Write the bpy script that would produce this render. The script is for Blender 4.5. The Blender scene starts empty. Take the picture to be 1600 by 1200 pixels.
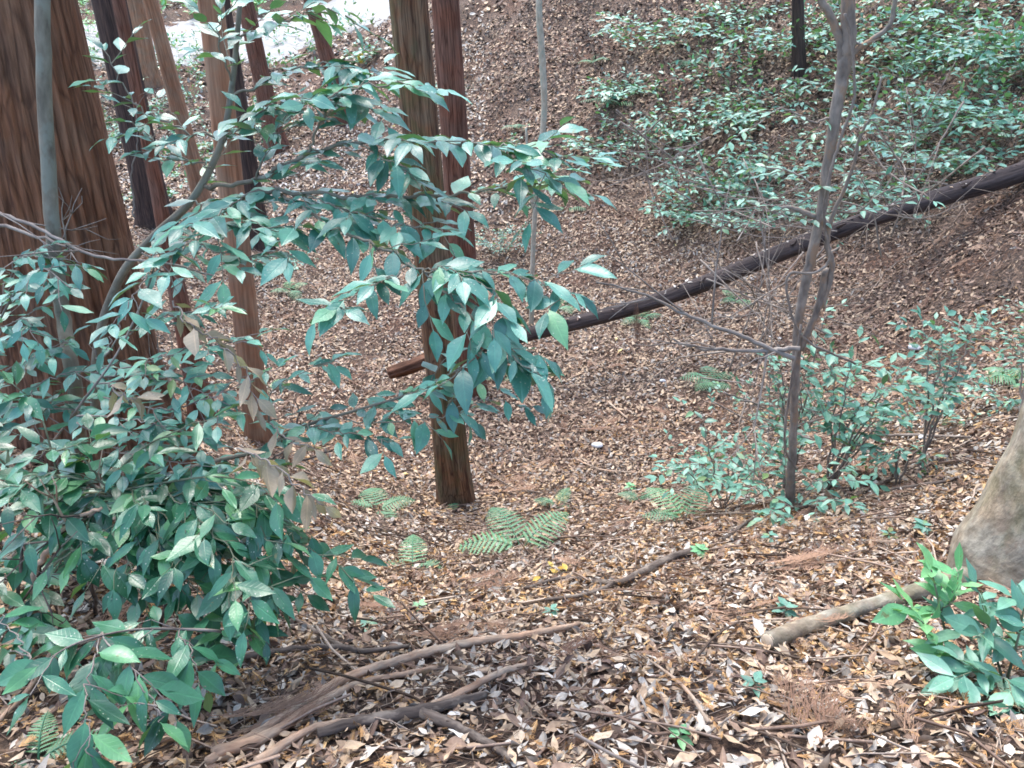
import bpy, math
import numpy as np
from mathutils import Vector

rng = np.random.default_rng(11)
SC = bpy.context.scene
COL = SC.collection

# ------------------------------------------------------------------ camera, sky, sun, exposure
F = 1208.0                      # focal length in pixels of a 1600 px wide frame
PITCH = math.radians(30)
CAM = np.array([0.0, 0.0, 1.5])
cam = bpy.data.cameras.new('camera'); cam_o = bpy.data.objects.new('camera', cam); COL.objects.link(cam_o)
cam.sensor_width = 36.0; cam.lens = 36.0 * F / 1600.0
cam.clip_start = 0.05; cam.clip_end = 400
cam_o.location = CAM; cam_o.rotation_euler = (math.pi / 2 - PITCH, 0, 0)
SC.camera = cam_o

SUN_EL, SUN_AZ = math.radians(62), math.radians(-25)   # azimuth measured from +Y towards +X
w = bpy.data.worlds.new('World'); SC.world = w; w.use_nodes = True
nt = w.node_tree; nt.nodes.clear()
sky = nt.nodes.new('ShaderNodeTexSky'); sky.sky_type = 'NISHITA'; sky.sun_disc = False
sky.sun_elevation = SUN_EL; sky.sun_rotation = SUN_AZ
sky.air_density = 1.0; sky.dust_density = 3.0; sky.ozone_density = 2.5
bg = nt.nodes.new('ShaderNodeBackground'); bg.inputs['Strength'].default_value = 0.15
wo = nt.nodes.new('ShaderNodeOutputWorld')
nt.links.new(sky.outputs[0], bg.inputs[0]); nt.links.new(bg.outputs[0], wo.inputs[0])
sl = bpy.data.lights.new('sun', 'SUN'); sl.energy = 0.8; sl.angle = math.radians(30); sl.color = (1.0, 0.96, 0.90)
so = bpy.data.objects.new('sun', sl); COL.objects.link(so)
sd = Vector((math.sin(SUN_AZ) * math.cos(SUN_EL), math.cos(SUN_AZ) * math.cos(SUN_EL), math.sin(SUN_EL)))
so.rotation_euler = sd.to_track_quat('Z', 'Y').to_euler()
SC.view_settings.view_transform = 'Standard'; SC.view_settings.look = 'None'
SC.view_settings.exposure = 2.1; SC.view_settings.gamma = 1.0
SC.render.engine = 'CYCLES'
SC.cycles.max_bounces = 6; SC.cycles.diffuse_bounces = 3; SC.cycles.glossy_bounces = 2
SC.cycles.transmission_bounces = 3; SC.cycles.transparent_max_bounces = 4
SC.cycles.filter_width = 1.7

# ------------------------------------------------------------------ geometry helpers
def nrm(v):
    v = np.asarray(v, float)
    return v / np.maximum(np.linalg.norm(v, axis=-1, keepdims=True), 1e-9)
c_, s_ = math.cos(PITCH), math.sin(PITCH)
def ray(px, py):
    u = (px - 800) / F; v = (600 - py) / F
    return np.array([u, c_ + v * s_, -s_ + v * c_])
def at(px, py, t): return CAM + t * ray(px, py)

# terrain: smooth surface through surveyed points
CP = [(0,1200,1.6),(400,1200,1.62),(800,1200,1.6),(1200,1200,1.58),(1600,1200,1.52),
      (200,1050,2.05),(500,1050,2.2),(800,1050,2.2),(1200,1050,2.12),(1450,1000,2.35),(1600,950,2.6),
      (500,950,2.8),(800,960,2.8),(1200,930,2.8),(500,870,3.9),(800,880,4.0),(1020,880,3.5),(1240,805,4.0),(1450,720,4.7),(1600,660,4.7),
      (600,800,5.6),(710,790,6.0),(1000,770,6.0),(1000,700,7.3),(850,650,8.0),(850,600,8.7),(700,520,10.2),(1050,560,8.9),
      (560,610,8.5),(560,500,10.5),(450,420,12.0),(420,300,15.5),(300,150,20.5),(300,95,23.5),(500,60,25.5),(160,90,23),(300,0,32),(550,5,30),
      (900,480,10.8),(900,400,11.8),(900,200,14.2),(900,0,17.2),(1240,600,7.6),(1240,500,9.0),(1400,560,7.3),(1600,560,6.2),
      (1600,400,7.3),(1600,200,9.2),(1600,0,11.5),(1240,350,10.5),(1240,150,12.8),(1240,0,14.8),
      (700,300,14.2),(600,200,17.0),(600,60,21.5),(500,150,20.0),(700,0,20.0),
      (190,700,3.4),(0,700,3.1),(0,900,2.35),(405,695,6.4),(300,850,3.3),(330,610,8.0),(240,360,13.0),(60,450,8.0),(0,560,4.3),(240,520,9.0)]
W = [tuple(at(*p)) for p in CP]
W += [(0,-3,.5),(-6,-3,.5),(6,-3,1.0),(-6,2.5,-.1),(-9,8,-.9),(6,2.5,.2),(12,8,2.5),(-16,20,-1.6),(0,50,6),(-30,50,4),(30,50,11),
      (30,20,9),(-30,25,-1),(16,14,5),(-20,5,0),(14,-3,2.5),(-14,-3,.6)]
W = np.array(W)
def _k(r2): return 0.5 * r2 * np.log(np.maximum(r2, 1e-12))
_n = len(W); _A = np.zeros((_n + 3, _n + 3)); _b = np.zeros(_n + 3)
_d = ((W[:, None, :2] - W[None, :, :2]) ** 2).sum(-1)
_A[:_n, :_n] = _k(_d) + np.eye(_n) * 0.25
_A[:_n, _n] = 1; _A[:_n, _n+1:] = W[:, :2]; _A[_n, :_n] = 1; _A[_n+1:, :_n] = W[:, :2].T
_b[:_n] = W[:, 2]; _w = np.linalg.solve(_A, _b)
_H = rng.random((256, 256))
def vnoise(x, y):
    xi = np.floor(x).astype(int); yi = np.floor(y).astype(int); fx = x - xi; fy = y - yi
    fx = fx * fx * (3 - 2 * fx); fy = fy * fy * (3 - 2 * fy)
    a = _H[xi % 256, yi % 256]; b = _H[(xi+1) % 256, yi % 256]; c = _H[xi % 256, (yi+1) % 256]; d = _H[(xi+1) % 256, (yi+1) % 256]
    return (a*(1-fx)+b*fx)*(1-fy)+(c*(1-fx)+d*fx)*fy
def hgt(x, y):
    x = np.asarray(x, float); y = np.asarray(y, float); sh = x.shape; x = x.ravel(); y = y.ravel()
    out = np.empty(len(x))
    for i in range(0, len(x), 20000):
        xs, ys = x[i:i+20000], y[i:i+20000]
        d = (xs[:, None] - W[None, :, 0]) ** 2 + (ys[:, None] - W[None, :, 1]) ** 2
        out[i:i+20000] = _k(d) @ _w[:_n] + _w[_n] + _w[_n+1] * xs + _w[_n+2] * ys
    far = np.clip(y / 10, .3, 1.6)
    out += (vnoise(x * 2.1 + 9, y * 2.1 + 3) - .5) * .10 * far + (vnoise(x * 5.3, y * 5.3) - .5) * .045
    out += (vnoise(x * .7 + 40, y * .7 + 7) - .5) * .3 * np.clip((y - 6) / 6, 0, 1)
    return out.reshape(sh)
def hnormal(x, y):
    e = .06; zx = (hgt(x + e, y) - hgt(x - e, y)) / (2*e); zy = (hgt(x, y + e) - hgt(x, y - e)) / (2*e)
    return nrm(np.stack([-zx, -zy, np.ones_like(zx)], -1))
_T = np.concatenate([np.linspace(.9, 10, 420), np.linspace(10.03, 60, 700)])
def gnd(px, py, lift=0.0):
    P = CAM + _T[:, None] * ray(px, py); dz = P[:, 2] - hgt(P[:, 0], P[:, 1])
    k = np.argmax(dz < 0)
    if dz[k] >= 0: k = len(_T) - 1
    a, b = dz[k-1], dz[k]; t = _T[k-1] + (_T[k] - _T[k-1]) * (a / (a - b) if a != b else 0)
    p = CAM + t * ray(px, py); p[2] += lift
    return p
def gdepth(px, py): return (gnd(px, py) - CAM)[1] / ray(px, py)[1]

# ------------------------------------------------------------------ mesh building
class Geo:
    """collects vertices, quads/triangles and one vector per vertex, then links ONE mesh object"""
    def __init__(s): s.v = []; s.f3 = []; s.f4 = []; s.a = []; s.n = 0
    def add(s, v, quads=None, tris=None, a=None):
        v = np.asarray(v, float).reshape(-1, 3)
        if quads is not None and len(quads): s.f4.append(np.asarray(quads).reshape(-1, 4) + s.n)
        if tris is not None and len(tris): s.f3.append(np.asarray(tris).reshape(-1, 3) + s.n)
        s.v.append(v); s.a.append(np.zeros((len(v), 3)) if a is None else np.asarray(a, float).reshape(-1, 3)); s.n += len(v)
    def build(s, name, mat, parent=None, origin=None, smooth=True):
        V = np.concatenate(s.v); A = np.concatenate(s.a)
        o0 = np.array(parent.parent.location if parent.parent else parent.location) if parent is not None else (np.zeros(3) if origin is None else np.asarray(origin, float))
        q = np.concatenate(s.f4) if s.f4 else np.zeros((0, 4), int); t = np.concatenate(s.f3) if s.f3 else np.zeros((0, 3), int)
        me = bpy.data.meshes.new(name)
        me.vertices.add(len(V)); me.vertices.foreach_set('co', (V - o0).astype(np.float32).ravel())
        nl = len(q) * 4 + len(t) * 3
        me.loops.add(nl); me.polygons.add(len(q) + len(t))
        me.loops.foreach_set('vertex_index', np.concatenate([q.ravel(), t.ravel()]).astype(np.int32))
        st = np.concatenate([np.arange(len(q)) * 4, len(q) * 4 + np.arange(len(t)) * 3]).astype(np.int32)
        me.polygons.foreach_set('loop_start', st)
        me.polygons.foreach_set('use_smooth', np.full(len(q) + len(t), smooth))
        at_ = me.attributes.new('luv', 'FLOAT_VECTOR', 'POINT'); at_.data.foreach_set('vector', A.astype(np.float32).ravel())
        me.update(calc_edges=True); me.materials.append(mat)
        ob = bpy.data.objects.new(name, me); COL.objects.link(ob)
        if parent is not None: ob.parent = parent
        else: ob.location = o0
        return ob
def thing(name, label, cat, loc, group=None):
    o = bpy.data.objects.new(name, None); o.empty_display_size = .1; COL.objects.link(o); o.location = tuple(loc)
    o['label'] = label; o['category'] = cat
    if group: o['group'] = group
    return o
def tag(o, label, cat, group=None, kind=None):
    if label: o['label'] = label
    if cat: o['category'] = cat
    if group: o['group'] = group
    if kind: o['kind'] = kind
    return o

UP = np.array([0, 0, 1.])
def smooth(P, n=6, jit=0.0):
    """Catmull-Rom through the points (any dimension)"""
    P = np.asarray(P, float)
    if len(P) < 3: 
        t = np.linspace(0, 1, n + 1)[:, None]; out = P[0] * (1 - t) + P[-1] * t
    else:
        Q = np.vstack([2*P[0]-P[1], P, 2*P[-1]-P[-2]]); out = []
        for i in range(1, len(Q) - 2):
            p0, p1, p2, p3 = Q[i-1:i+3]
            for t in np.arange(n) / n:
                out.append(.5*((2*p1)+(-p0+p2)*t+(2*p0-5*p1+4*p2-p3)*t*t+(-p0+3*p1-3*p2+p3)*t**3))
        out.append(P[-1]); out = np.array(out)
    if jit:
        j = rng.normal(0, jit, (len(out), 3)); j[0] = 0; out[:, :3] += j
    return out
def frames(P):
    T = nrm(np.gradient(P, axis=0)); r = np.array([0, 0, 1.]) if abs(T[0][2]) < .9 else np.array([1., 0, 0])
    U = np.empty_like(P); U[0] = nrm(np.cross(T[0], r))
    for i in range(1, len(P)):
        u = U[i-1] - T[i] * np.dot(U[i-1], T[i]); U[i] = nrm(u)
    return T, U, np.cross(T, U)
def tube(g, P, R, sides=6, rfun=None, cap=True, rnd=None):
    P = np.asarray(P, float); R = np.broadcast_to(np.asarray(R, float), (len(P),)).copy()
    T, U, B = frames(P); L = np.concatenate([[0], np.cumsum(np.linalg.norm(np.diff(P, axis=0), axis=1))])
    th = np.arange(sides) / sides * 2 * math.pi
    Rr = R[:, None] * np.ones(sides)[None, :]
    if rfun is not None: Rr = Rr * rfun(th[None, :], L[:, None])
    V = P[:, None, :] + Rr[..., None] * (np.cos(th)[None, :, None] * U[:, None, :] + np.sin(th)[None, :, None] * B[:, None, :])
    off = rng.random() * 20 if rnd is None else rnd
    A = np.stack([R[:, None] * np.cos(th)[None] + off, R[:, None] * np.sin(th)[None], L[:, None] * np.ones(sides)[None]], -1)
    m = len(P); i = np.arange(m - 1)[:, None] * sides; j = np.arange(sides)[None, :]; k = (j + 1) % sides
    q = np.stack([i + j, i + k, i + sides + k, i + sides + j], -1).reshape(-1, 4)
    V = V.reshape(-1, 3); A = A.reshape(-1, 3); tr = []
    if cap:
        n = len(V); V = np.vstack([V, P[0], P[-1]]); A = np.vstack([A, A[0], A[-1]])
        for a in range(sides):
            b = (a + 1) % sides; tr.append((n, b, a)); tr.append((n + 1, (m-1)*sides + a, (m-1)*sides + b))
    g.add(V, q, tr, A)

# ------------------------------------------------------------------ leaf templates: x along, y across, z up
def leaf_t(us, width=.38, fold=.12, curl=.15, wav=.03, tipw=1.6, wide_at=.45, seed=0, petiole=.0):
    r = np.random.default_rng(seed); us = np.array(us); x0 = petiole
    prof = np.where(us < x0, .02, 0); uu = np.clip((us - x0) / (1 - x0), 0, 1)
    p = np.log(.5) / np.log(wide_at); w_ = np.sin(np.pi * uu ** p) ** 1.0 * (1 - .25 * uu ** 4)
    hw = np.maximum(.5 * width * w_, .008); hw[-1] = .003
    ph = r.random(2) * 6.28; V = []; A = []
    for u, h in zip(us, hw):
        zc = -curl * u * u + .02
        for s in (-1, 0, 1):
            z = zc + (fold * abs(s) * h * 2 * .5) + (wav * math.sin(9 * u + ph[(s + 1) // 2]) if s else 0) * min(1, h * 6)
            V.append((u, s * h, z)); A.append((u, s * h / (.5 * width), 0))
    n = len(us); q = []
    for i in range(n - 1):
        a = i * 3; q += [(a, a+3, a+4, a+1), (a+1, a+4, a+5, a+2)]
    return np.array(V), np.array(q), np.array(A)
class Leaves:
    def __init__(s, tmpl): s.t = tmpl; s.P = []; s.M = []; s.r = []
    def add(s, p, D, N, size, rnd, wid=1.0):
        D = nrm(D); N = np.asarray(N, float); Y = nrm(np.cross(N, D)); Z = np.cross(D, Y)
        s.P.append(p); s.M.append(np.stack([D * size, Y * size * wid, Z * size], -1)); s.r.append(rnd)
    def flush(s, g):
        if not s.P: return
        P = np.array(s.P); M = np.array(s.M); r = np.array(s.r); instance(g, s.t, P, M, r)
def instance(g, tmpls, P, M, r):
    k = rng.integers(0, len(tmpls), len(P))
    for ti, (tv, tq, ta) in enumerate(tmpls):
        m = k == ti
        if not m.any(): continue
        V = np.einsum('nij,vj->nvi', M[m], tv) + P[m][:, None, :]
        A = np.broadcast_to(ta, (m.sum(),) + ta.shape).copy(); A[..., 2] = r[m][:, None]
        off = np.arange(m.sum())[:, None, None] * len(tv)
        g.add(V, (tq[None] + off).reshape(-1, 4), None, A)
UH = [0, .06, .16, .3, .46, .62, .77, .9, 1]
HERO = [leaf_t(UH, .37 + .03*(i % 3), .10 + .10*(i % 4), -.06 + .10*(i % 5), .03, seed=i, petiole=.05, wide_at=.44 + .03*(i % 2)) for i in range(10)]
UM = [0, .12, .35, .62, .86, 1]
MID = [leaf_t(UM, .46, .1 + .1*i, .03 + .07*i, .02, seed=20+i, petiole=.03) for i in range(4)]
UL = [0, .3, .65, 1]
LOW = [leaf_t(UL, .52, .15 + .1*i, .05 + .08*i, 0, seed=30+i, wide_at=.5) for i in range(3)]
DRY = [leaf_t([0, .1, .22, .36, .5, .64, .78, .9, 1], .32 + .045*(i % 3), .5 * (i % 3) - .35 + .25, -.30 + .2*(i % 4), .045, seed=50+i, petiole=.05) for i in range(9)]
DRYF = [leaf_t(UL, .42, .5*(i % 2), -.25 + .25*i, .05, seed=70+i) for i in range(3)]

# ------------------------------------------------------------------ materials
def mat(name):
    m = bpy.data.materials.new(name); m.use_nodes = True; n = m.node_tree.nodes; b = n['Principled BSDF']; return m, m.node_tree, b
def N(t, ty, **kw):
    n = t.nodes.new(ty)
    for k, v in kw.items():
        if k in n.inputs: n.inputs[k].default_value = v
        else: setattr(n, k, v)
    return n
def ramp(t, fac, stops, interp='LINEAR'):
    r = t.nodes.new('ShaderNodeValToRGB'); r.color_ramp.interpolation = interp; e = r.color_ramp.elements
    while len(e) < len(stops): e.new(.5)
    for i, (p, c) in enumerate(stops): e[i].position = p; e[i].color = (*c, 1)
    t.links.new(fac, r.inputs[0]); return r.outputs[0]
def mix(t, f, a, b, mode='MIX'):
    m = t.nodes.new('ShaderNodeMix'); m.data_type = 'RGBA'; m.blend_type = mode
    for s, v in ((m.inputs[0], f), (m.inputs[6], a), (m.inputs[7], b)):
        if isinstance(v, (int, float)): s.default_value = v
        elif isinstance(v, tuple): s.default_value = (*v, 1)
        else: t.links.new(v, s)
    return m.outputs[2]
def math_(t, op, a, b=0.0, c=None):
    m = t.nodes.new('ShaderNodeMath'); m.operation = op
    for i, v in enumerate([a, b] + ([c] if c is not None else [])):
        if isinstance(v, (int, float)): m.inputs[i].default_value = v
        else: t.links.new(v, m.inputs[i])
    return m.outputs[0]
def luv(t):
    a = N(t, 'ShaderNodeAttribute', attribute_name='luv'); s = t.nodes.new('ShaderNodeSeparateXYZ'); t.links.new(a.outputs['Vector'], s.inputs[0])
    return a.outputs['Vector'], s.outputs[0], s.outputs[1], s.outputs[2]
def noise_(t, vec, scale, detail=3, rough=.55, vscale=None):
    if vscale is not None:
        mp = N(t, 'ShaderNodeMapping'); mp.inputs['Scale'].default_value = vscale
        if vec is not None: t.links.new(vec, mp.inputs[0])
        vec = mp.outputs[0]
    n = N(t, 'ShaderNodeTexNoise', Scale=scale, Detail=detail, Roughness=rough)
    if vec is not None: t.links.new(vec, n.inputs['Vector'])
    return n.outputs[0]
def bump(t, b, h, strength, dist):
    n = N(t, 'ShaderNodeBump', Strength=strength, Distance=dist); t.links.new(h, n.inputs['Height']); t.links.new(n.outputs[0], b.inputs['Normal'])

def leaf_mat(name, stops, rough=.38, trans=.22, vein=.35, under=(.11, .19, .07), coat=0.0):
    m, t, b = mat(name); vec, u, v, r = luv(t)
    col = ramp(t, r, stops)
    av = math_(t, 'ABSOLUTE', v)
    mid = math_(t, 'SMOOTH_MIN', math_(t, 'MULTIPLY', av, 9.0), 1.0, .1)
    # side veins sweep forward from the midrib
    sv = math_(t, 'PINGPONG', math_(t, 'SUBTRACT', math_(t, 'MULTIPLY', u, 9.0), math_(t, 'MULTIPLY', av, 1.6)), .5)
    svm = math_(t, 'MINIMUM', math_(t, 'MULTIPLY', sv, 6.0), 1.0)
    line = math_(t, 'MULTIPLY', mid, math_(t, 'ADD', math_(t, 'MULTIPLY', svm, .35), .65))
    tc = N(t, 'ShaderNodeTexCoord')
    nz = noise_(t, tc.outputs['Object'], 35, 3)
    col = mix(t, .35, col, ramp(t, nz, [(.3, (.55, .55, .5)), (.7, (1.35, 1.3, 1.1))]), 'MULTIPLY')
    light = mix(t, 1.0, col, (1.7, 1.6, 1.5), 'MULTIPLY')
    col = mix(t, math_(t, 'MULTIPLY', math_(t, 'SUBTRACT', 1.0, line), vein), col, light)
    vs = N(t, 'ShaderNodeTexVoronoi', Scale=95.0); t.links.new(tc.outputs['Object'], vs.inputs['Vector']); nq = noise_(t, tc.outputs['Object'], 9, 2)
    sp = math_(t, 'MULTIPLY', math_(t, 'LESS_THAN', vs.outputs['Distance'], .16), math_(t, 'GREATER_THAN', nq, .52)); col = mix(t, math_(t, 'MULTIPLY', sp, .7), col, (.42, .46, .36))
    nb_ = noise_(t, tc.outputs['Object'], 16, 4, .7); col = mix(t, ramp(t, nb_, [(.66, (0, 0, 0)), (.70, (.75, .75, .75))]), col, (.17, .15, .05))
    gm = N(t, 'ShaderNodeNewGeometry')
    col = mix(t, math_(t, 'MULTIPLY', gm.outputs['Backfacing'], .7), col, mix(t, 1.0, under, ramp(t, r, [(0, (.7, .7, .7)), (1, (1.4, 1.3, 1.1))]), 'MULTIPLY'))
    t.links.new(col, b.inputs['Base Color']); b.inputs['Roughness'].default_value = rough
    b.inputs['Specular IOR Level'].default_value = .6
    if coat: b.inputs['Coat Weight'].default_value = coat; b.inputs['Coat Roughness'].default_value = .3
    h = math_(t, 'ADD', math_(t, 'MULTIPLY', line, .5), math_(t, 'MULTIPLY', nz, .8))
    bump(t, b, h, .35, .003)
    out = t.nodes['Material Output']
    tr = N(t, 'ShaderNodeBsdfTranslucent'); t.links.new(mix(t, 1.0, col, (1.3, 1.6, .6), 'MULTIPLY'), tr.inputs[0])
    ms = N(t, 'ShaderNodeMixShader'); ms.inputs[0].default_value = trans
    t.links.new(b.outputs[0], ms.inputs[1]); t.links.new(tr.outputs[0], ms.inputs[2]); t.links.new(ms.outputs[0], out.inputs[0])
    return m
M = {}
M['leaf_dark'] = leaf_mat('evergreen_leaf', [(0, (.035, .135, .11)), (.45, (.075, .25, .20)), (.8, (.13, .36, .275)), (.93, (.14, .33, .14)), (1, (.20, .22, .05))], .36, .18, .35, coat=.2)
M['leaf_mid'] = leaf_mat('shrub_leaf', [(0, (.06, .19, .14)), (.5, (.13, .33, .25)), (.88, (.20, .42, .31)), (.96, (.17, .28, .09)), (1, (.18, .16, .03))], .42, .2, .25, coat=.2)
M['leaf_green'] = leaf_mat('glossy_bush_leaf', [(0, (.016, .08, .042)), (.4, (.035, .15, .082)), (.75, (.07, .235, .13)), (.93, (.15, .37, .14)), (1, (.27, .27, .06))], .28, .2, .45, coat=.3)
M['leaf_fresh'] = leaf_mat('seedling_leaf', [(0, (.11, .32, .15)), (.5, (.18, .46, .22)), (1, (.28, .56, .24))], .4, .25, .4, coat=.2)
M['leaf_yellow'] = leaf_mat('yellow_leaf', [(0, (.5, .42, .06)), (1, (.55, .33, .05))], .5, .25, .3, under=(.5, .4, .08))
M['fern'] = leaf_mat('fern_leaf', [(0, (.055, .20, .11)), (1, (.12, .35, .19))], .5, .2, .0)
M['dead_leaf'] = leaf_mat('dead_hanging_leaf', [(0, (.26, .20, .14)), (1, (.42, .35, .27))], .7, .2, .5, under=(.33, .27, .2))
def litter_mat(name, stops, rough=.75, trans=.05, spec=.3):
    m, t, b = mat(name); vec, u, v, r = luv(t)
    col = ramp(t, r, stops, 'CONSTANT')
    tc = N(t, 'ShaderNodeTexCoord'); n1 = noise_(t, tc.outputs['Object'], 70, 3)
    col = mix(t, .6, col, ramp(t, n1, [(.3, (.6, .55, .5)), (.7, (1.3, 1.3, 1.3))]), 'MULTIPLY')
    av = math_(t, 'ABSOLUTE', v); mid = math_(t, 'MINIMUM', math_(t, 'MULTIPLY', av, 8.0), 1.0)
    col = mix(t, math_(t, 'MULTIPLY', math_(t, 'SUBTRACT', 1.0, mid), .35), col, (.45, .33, .2))
    t.links.new(col, b.inputs['Base Color']); b.inputs['Roughness'].default_value = rough; b.inputs['Specular IOR Level'].default_value = spec
    return m
BR = [(0, (.06, .043, .035)), (.09, (.15, .10, .078)), (.2, (.26, .18, .13)), (.35, (.38, .275, .185)), (.48, (.49, .37, .25)), (.60, (.29, .27, .24)), (.70, (.50, .40, .29)), (.79, (.45, .42, .365)), (.87, (.58, .53, .45)), (.94, (.70, .67, .61)), (.988, (.75, .60, .25))]
M['litter'] = litter_mat('leaf_litter', BR)
M['sprig'] = litter_mat('dead_conifer_sprig', [(0, (.17, .10, .07)), (.3, (.27, .165, .11)), (.6, (.37, .235, .155)), (.8, (.46, .31, .21)), (.93, (.36, .27, .2))], .8)
M['orange_bits'] = litter_mat('orange_conifer_scales', [(0, (.40, .23, .10)), (.4, (.56, .34, .15)), (.75, (.68, .46, .22)), (.9, (.32, .23, .14))], .8)
M['twiglet'] = litter_mat('twig_litter', [(0, (.10, .07, .05)), (.35, (.22, .15, .11)), (.65, (.34, .25, .19)), (.85, (.45, .36, .28))], .8)

def bark_mat(name, dark, light, freq=60, stretch=.05, bumpd=.006, warm=None, moss=0.0, patch=None, rough=.9, crack=None):
    m, t, b = mat(name); vec, u, v, r = luv(t)
    n1 = noise_(t, vec, freq, 4, .6, (1, 1, stretch)); n2 = noise_(t, vec, freq * .28, 3, .6, (1, 1, stretch * 1.6)); n3 = noise_(t, vec, 5, 4, .6)
    f = math_(t, 'ADD', math_(t, 'MULTIPLY', n1, .55), math_(t, 'MULTIPLY', n2, .45))
    if crack:
        wv = N(t, 'ShaderNodeTexNoise', Scale=3.0, Detail=2.0); t.links.new(vec, wv.inputs['Vector'])
        ds = N(t, 'ShaderNodeVectorMath', operation='MULTIPLY_ADD'); t.links.new(wv.outputs['Color'], ds.inputs[0]); ds.inputs[1].default_value = (.05, .05, .3); t.links.new(vec, ds.inputs[2])
        mp = N(t, 'ShaderNodeMapping'); mp.inputs['Scale'].default_value = (1, 1, crack[1]); t.links.new(ds.outputs[0], mp.inputs[0])
        vo = N(t, 'ShaderNodeTexVoronoi', feature='DISTANCE_TO_EDGE', Scale=crack[0]); t.links.new(mp.outputs[0], vo.inputs['Vector'])
        cr = math_(t, 'MINIMUM', math_(t, 'MULTIPLY', vo.outputs['Distance'], 9.0), 1.0)
        f = math_(t, 'ADD', math_(t, 'MULTIPLY', f, math_(t, 'ADD', math_(t, 'MULTIPLY', cr, .22), .78)), math_(t, 'MULTIPLY', cr, .02))
    col = ramp(t, f, [(.36, dark), (.5, tuple((a + c) / 2 for a, c in zip(dark, light))), (.62, light)])
    if warm: col = mix(t, ramp(t, n3, [(.42, (0, 0, 0)), (.6, (1, 1, 1))]), col, mix(t, 1.0, col, warm, 'MULTIPLY'))
    if patch:
        n4 = noise_(t, vec, 14, 4, .65, (1, 1, .6)); col = mix(t, ramp(t, n4, [(.52, (0, 0, 0)), (.62, (.8, .8, .8))]), col, patch)
    if moss:
        n5 = noise_(t, vec, 7, 5, .7, (1, 1, .5))
        col = mix(t, math_(t, 'MULTIPLY', ramp(t, n5, [(.48, (0, 0, 0)), (.6, (1, 1, 1))]), moss), col, (.07, .10, .035))
    t.links.new(col, b.inputs['Base Color']); b.inputs['Roughness'].default_value = rough; b.inputs['Specular IOR Level'].default_value = .25
    bump(t, b, f, .9, bumpd)
    return m
M['bark_big'] = bark_mat('old_cedar_bark', (.085, .045, .028), (.25, .137, .083), 80, .05, .02, (1.1, .93, .82), crack=(34, .07))
M['bark_front'] = bark_mat('cedar_bark_olive', (.055, .034, .022), (.225, .16, .10), 80, .04, .008, (1.15, .85, .7), moss=.35, crack=(60, .04))
M['bark_red'] = bark_mat('cedar_bark_red', (.07, .034, .022), (.22, .12, .085), 80, .04, .008, (1.1, .9, .8), crack=(50, .04))
M['bark_tan'] = bark_mat('cedar_bark_tan', (.16, .095, .06), (.38, .25, .16), 60, .05, .006, (1.1, .9, .8))
M['bark_dark'] = bark_mat('dark_trunk_bark', (.018, .014, .013), (.10, .065, .05), 60, .05, .006)
M['bark_pale'] = bark_mat('pale_sapling_bark', (.30, .27, .20), (.50, .46, .36), 30, .5, .001, patch=(.30, .34, .27))
M['bark_grey'] = bark_mat('grey_sapling_bark', (.11, .095, .07), (.25, .225, .17), 40, .35, .0015, patch=(.205, .21, .165))
M['bark_brown'] = bark_mat('brown_tree_bark', (.13, .11, .095), (.30, .26, .22), 40, .4, .003, patch=(.30, .20, .13))
M['bark_root'] = bark_mat('buttress_bark', (.15, .135, .105), (.40, .375, .30), 34, .7, .015, (1.1, .95, .82), moss=.3, patch=(.22, .175, .13))
M['log'] = bark_mat('fallen_log_wood', (.022, .017, .016), (.10, .078, .07), 55, .07, .012, patch=(.06, .045, .038))
M['raw_wood'] = bark_mat('broken_red_wood', (.05, .028, .02), (.20, .10, .06), 60, .1, .006)
M['cut_wood'] = bark_mat('pale_cut_wood', (.45, .36, .26), (.66, .56, .43), 60, .5, .002)
M['stick_pale'] = bark_mat('pale_stick_bark', (.20, .15, .11), (.50, .40, .30), 80, .18, .004, (1.1, .9, .8))
M['stick_dark'] = bark_mat('dark_stick_bark', (.045, .035, .03), (.17, .135, .11), 80, .12, .004, patch=(.24, .20, .16))
M['twig'] = bark_mat('grey_twig_bark', (.12, .095, .08), (.30, .26, .22), 60, .3, .001)
M['twig_green'] = bark_mat('green_twig_bark', (.08, .09, .05), (.22, .23, .15), 60, .3, .001)
m, t, b = mat('forest_soil'); tc = N(t, 'ShaderNodeTexCoord'); n1 = noise_(t, tc.outputs['Object'], 30, 6, .7); n2 = noise_(t, tc.outputs['Object'], 1.2, 3)
col = ramp(t, n1, [(.3, (.018, .012, .009)), (.5, (.07, .045, .03)), (.62, (.20, .13, .085)), (.75, (.34, .25, .17))])
col = mix(t, ramp(t, n2, [(.4, (0, 0, 0)), (.65, (.6, .6, .6))]), col, mix(t, 1.0, col, (1.1, .75, .6), 'MULTIPLY'))
t.links.new(col, b.inputs['Base Color']); b.inputs['Roughness'].default_value = .95; bump(t, b, n1, 1, .03); M['soil'] = m
m, t, b = mat('pale_concrete'); tc = N(t, 'ShaderNodeTexCoord'); n1 = noise_(t, tc.outputs['Object'], 3, 6, .7)
t.links.new(ramp(t, n1, [(.3, (.18, .185, .175)), (.5, (.26, .255, .235)), (.7, (.40, .39, .36))]), b.inputs['Base Color']); b.inputs['Roughness'].default_value = .85; M['road'] = m
m, t, b = mat('pale_stone'); tc = N(t, 'ShaderNodeTexCoord'); n1 = noise_(t, tc.outputs['Object'], 40, 4)
t.links.new(ramp(t, n1, [(.35, (.45, .46, .45)), (.65, (.75, .76, .76))]), b.inputs['Base Color']); b.inputs['Roughness'].default_value = .7; M['stone'] = m

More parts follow.
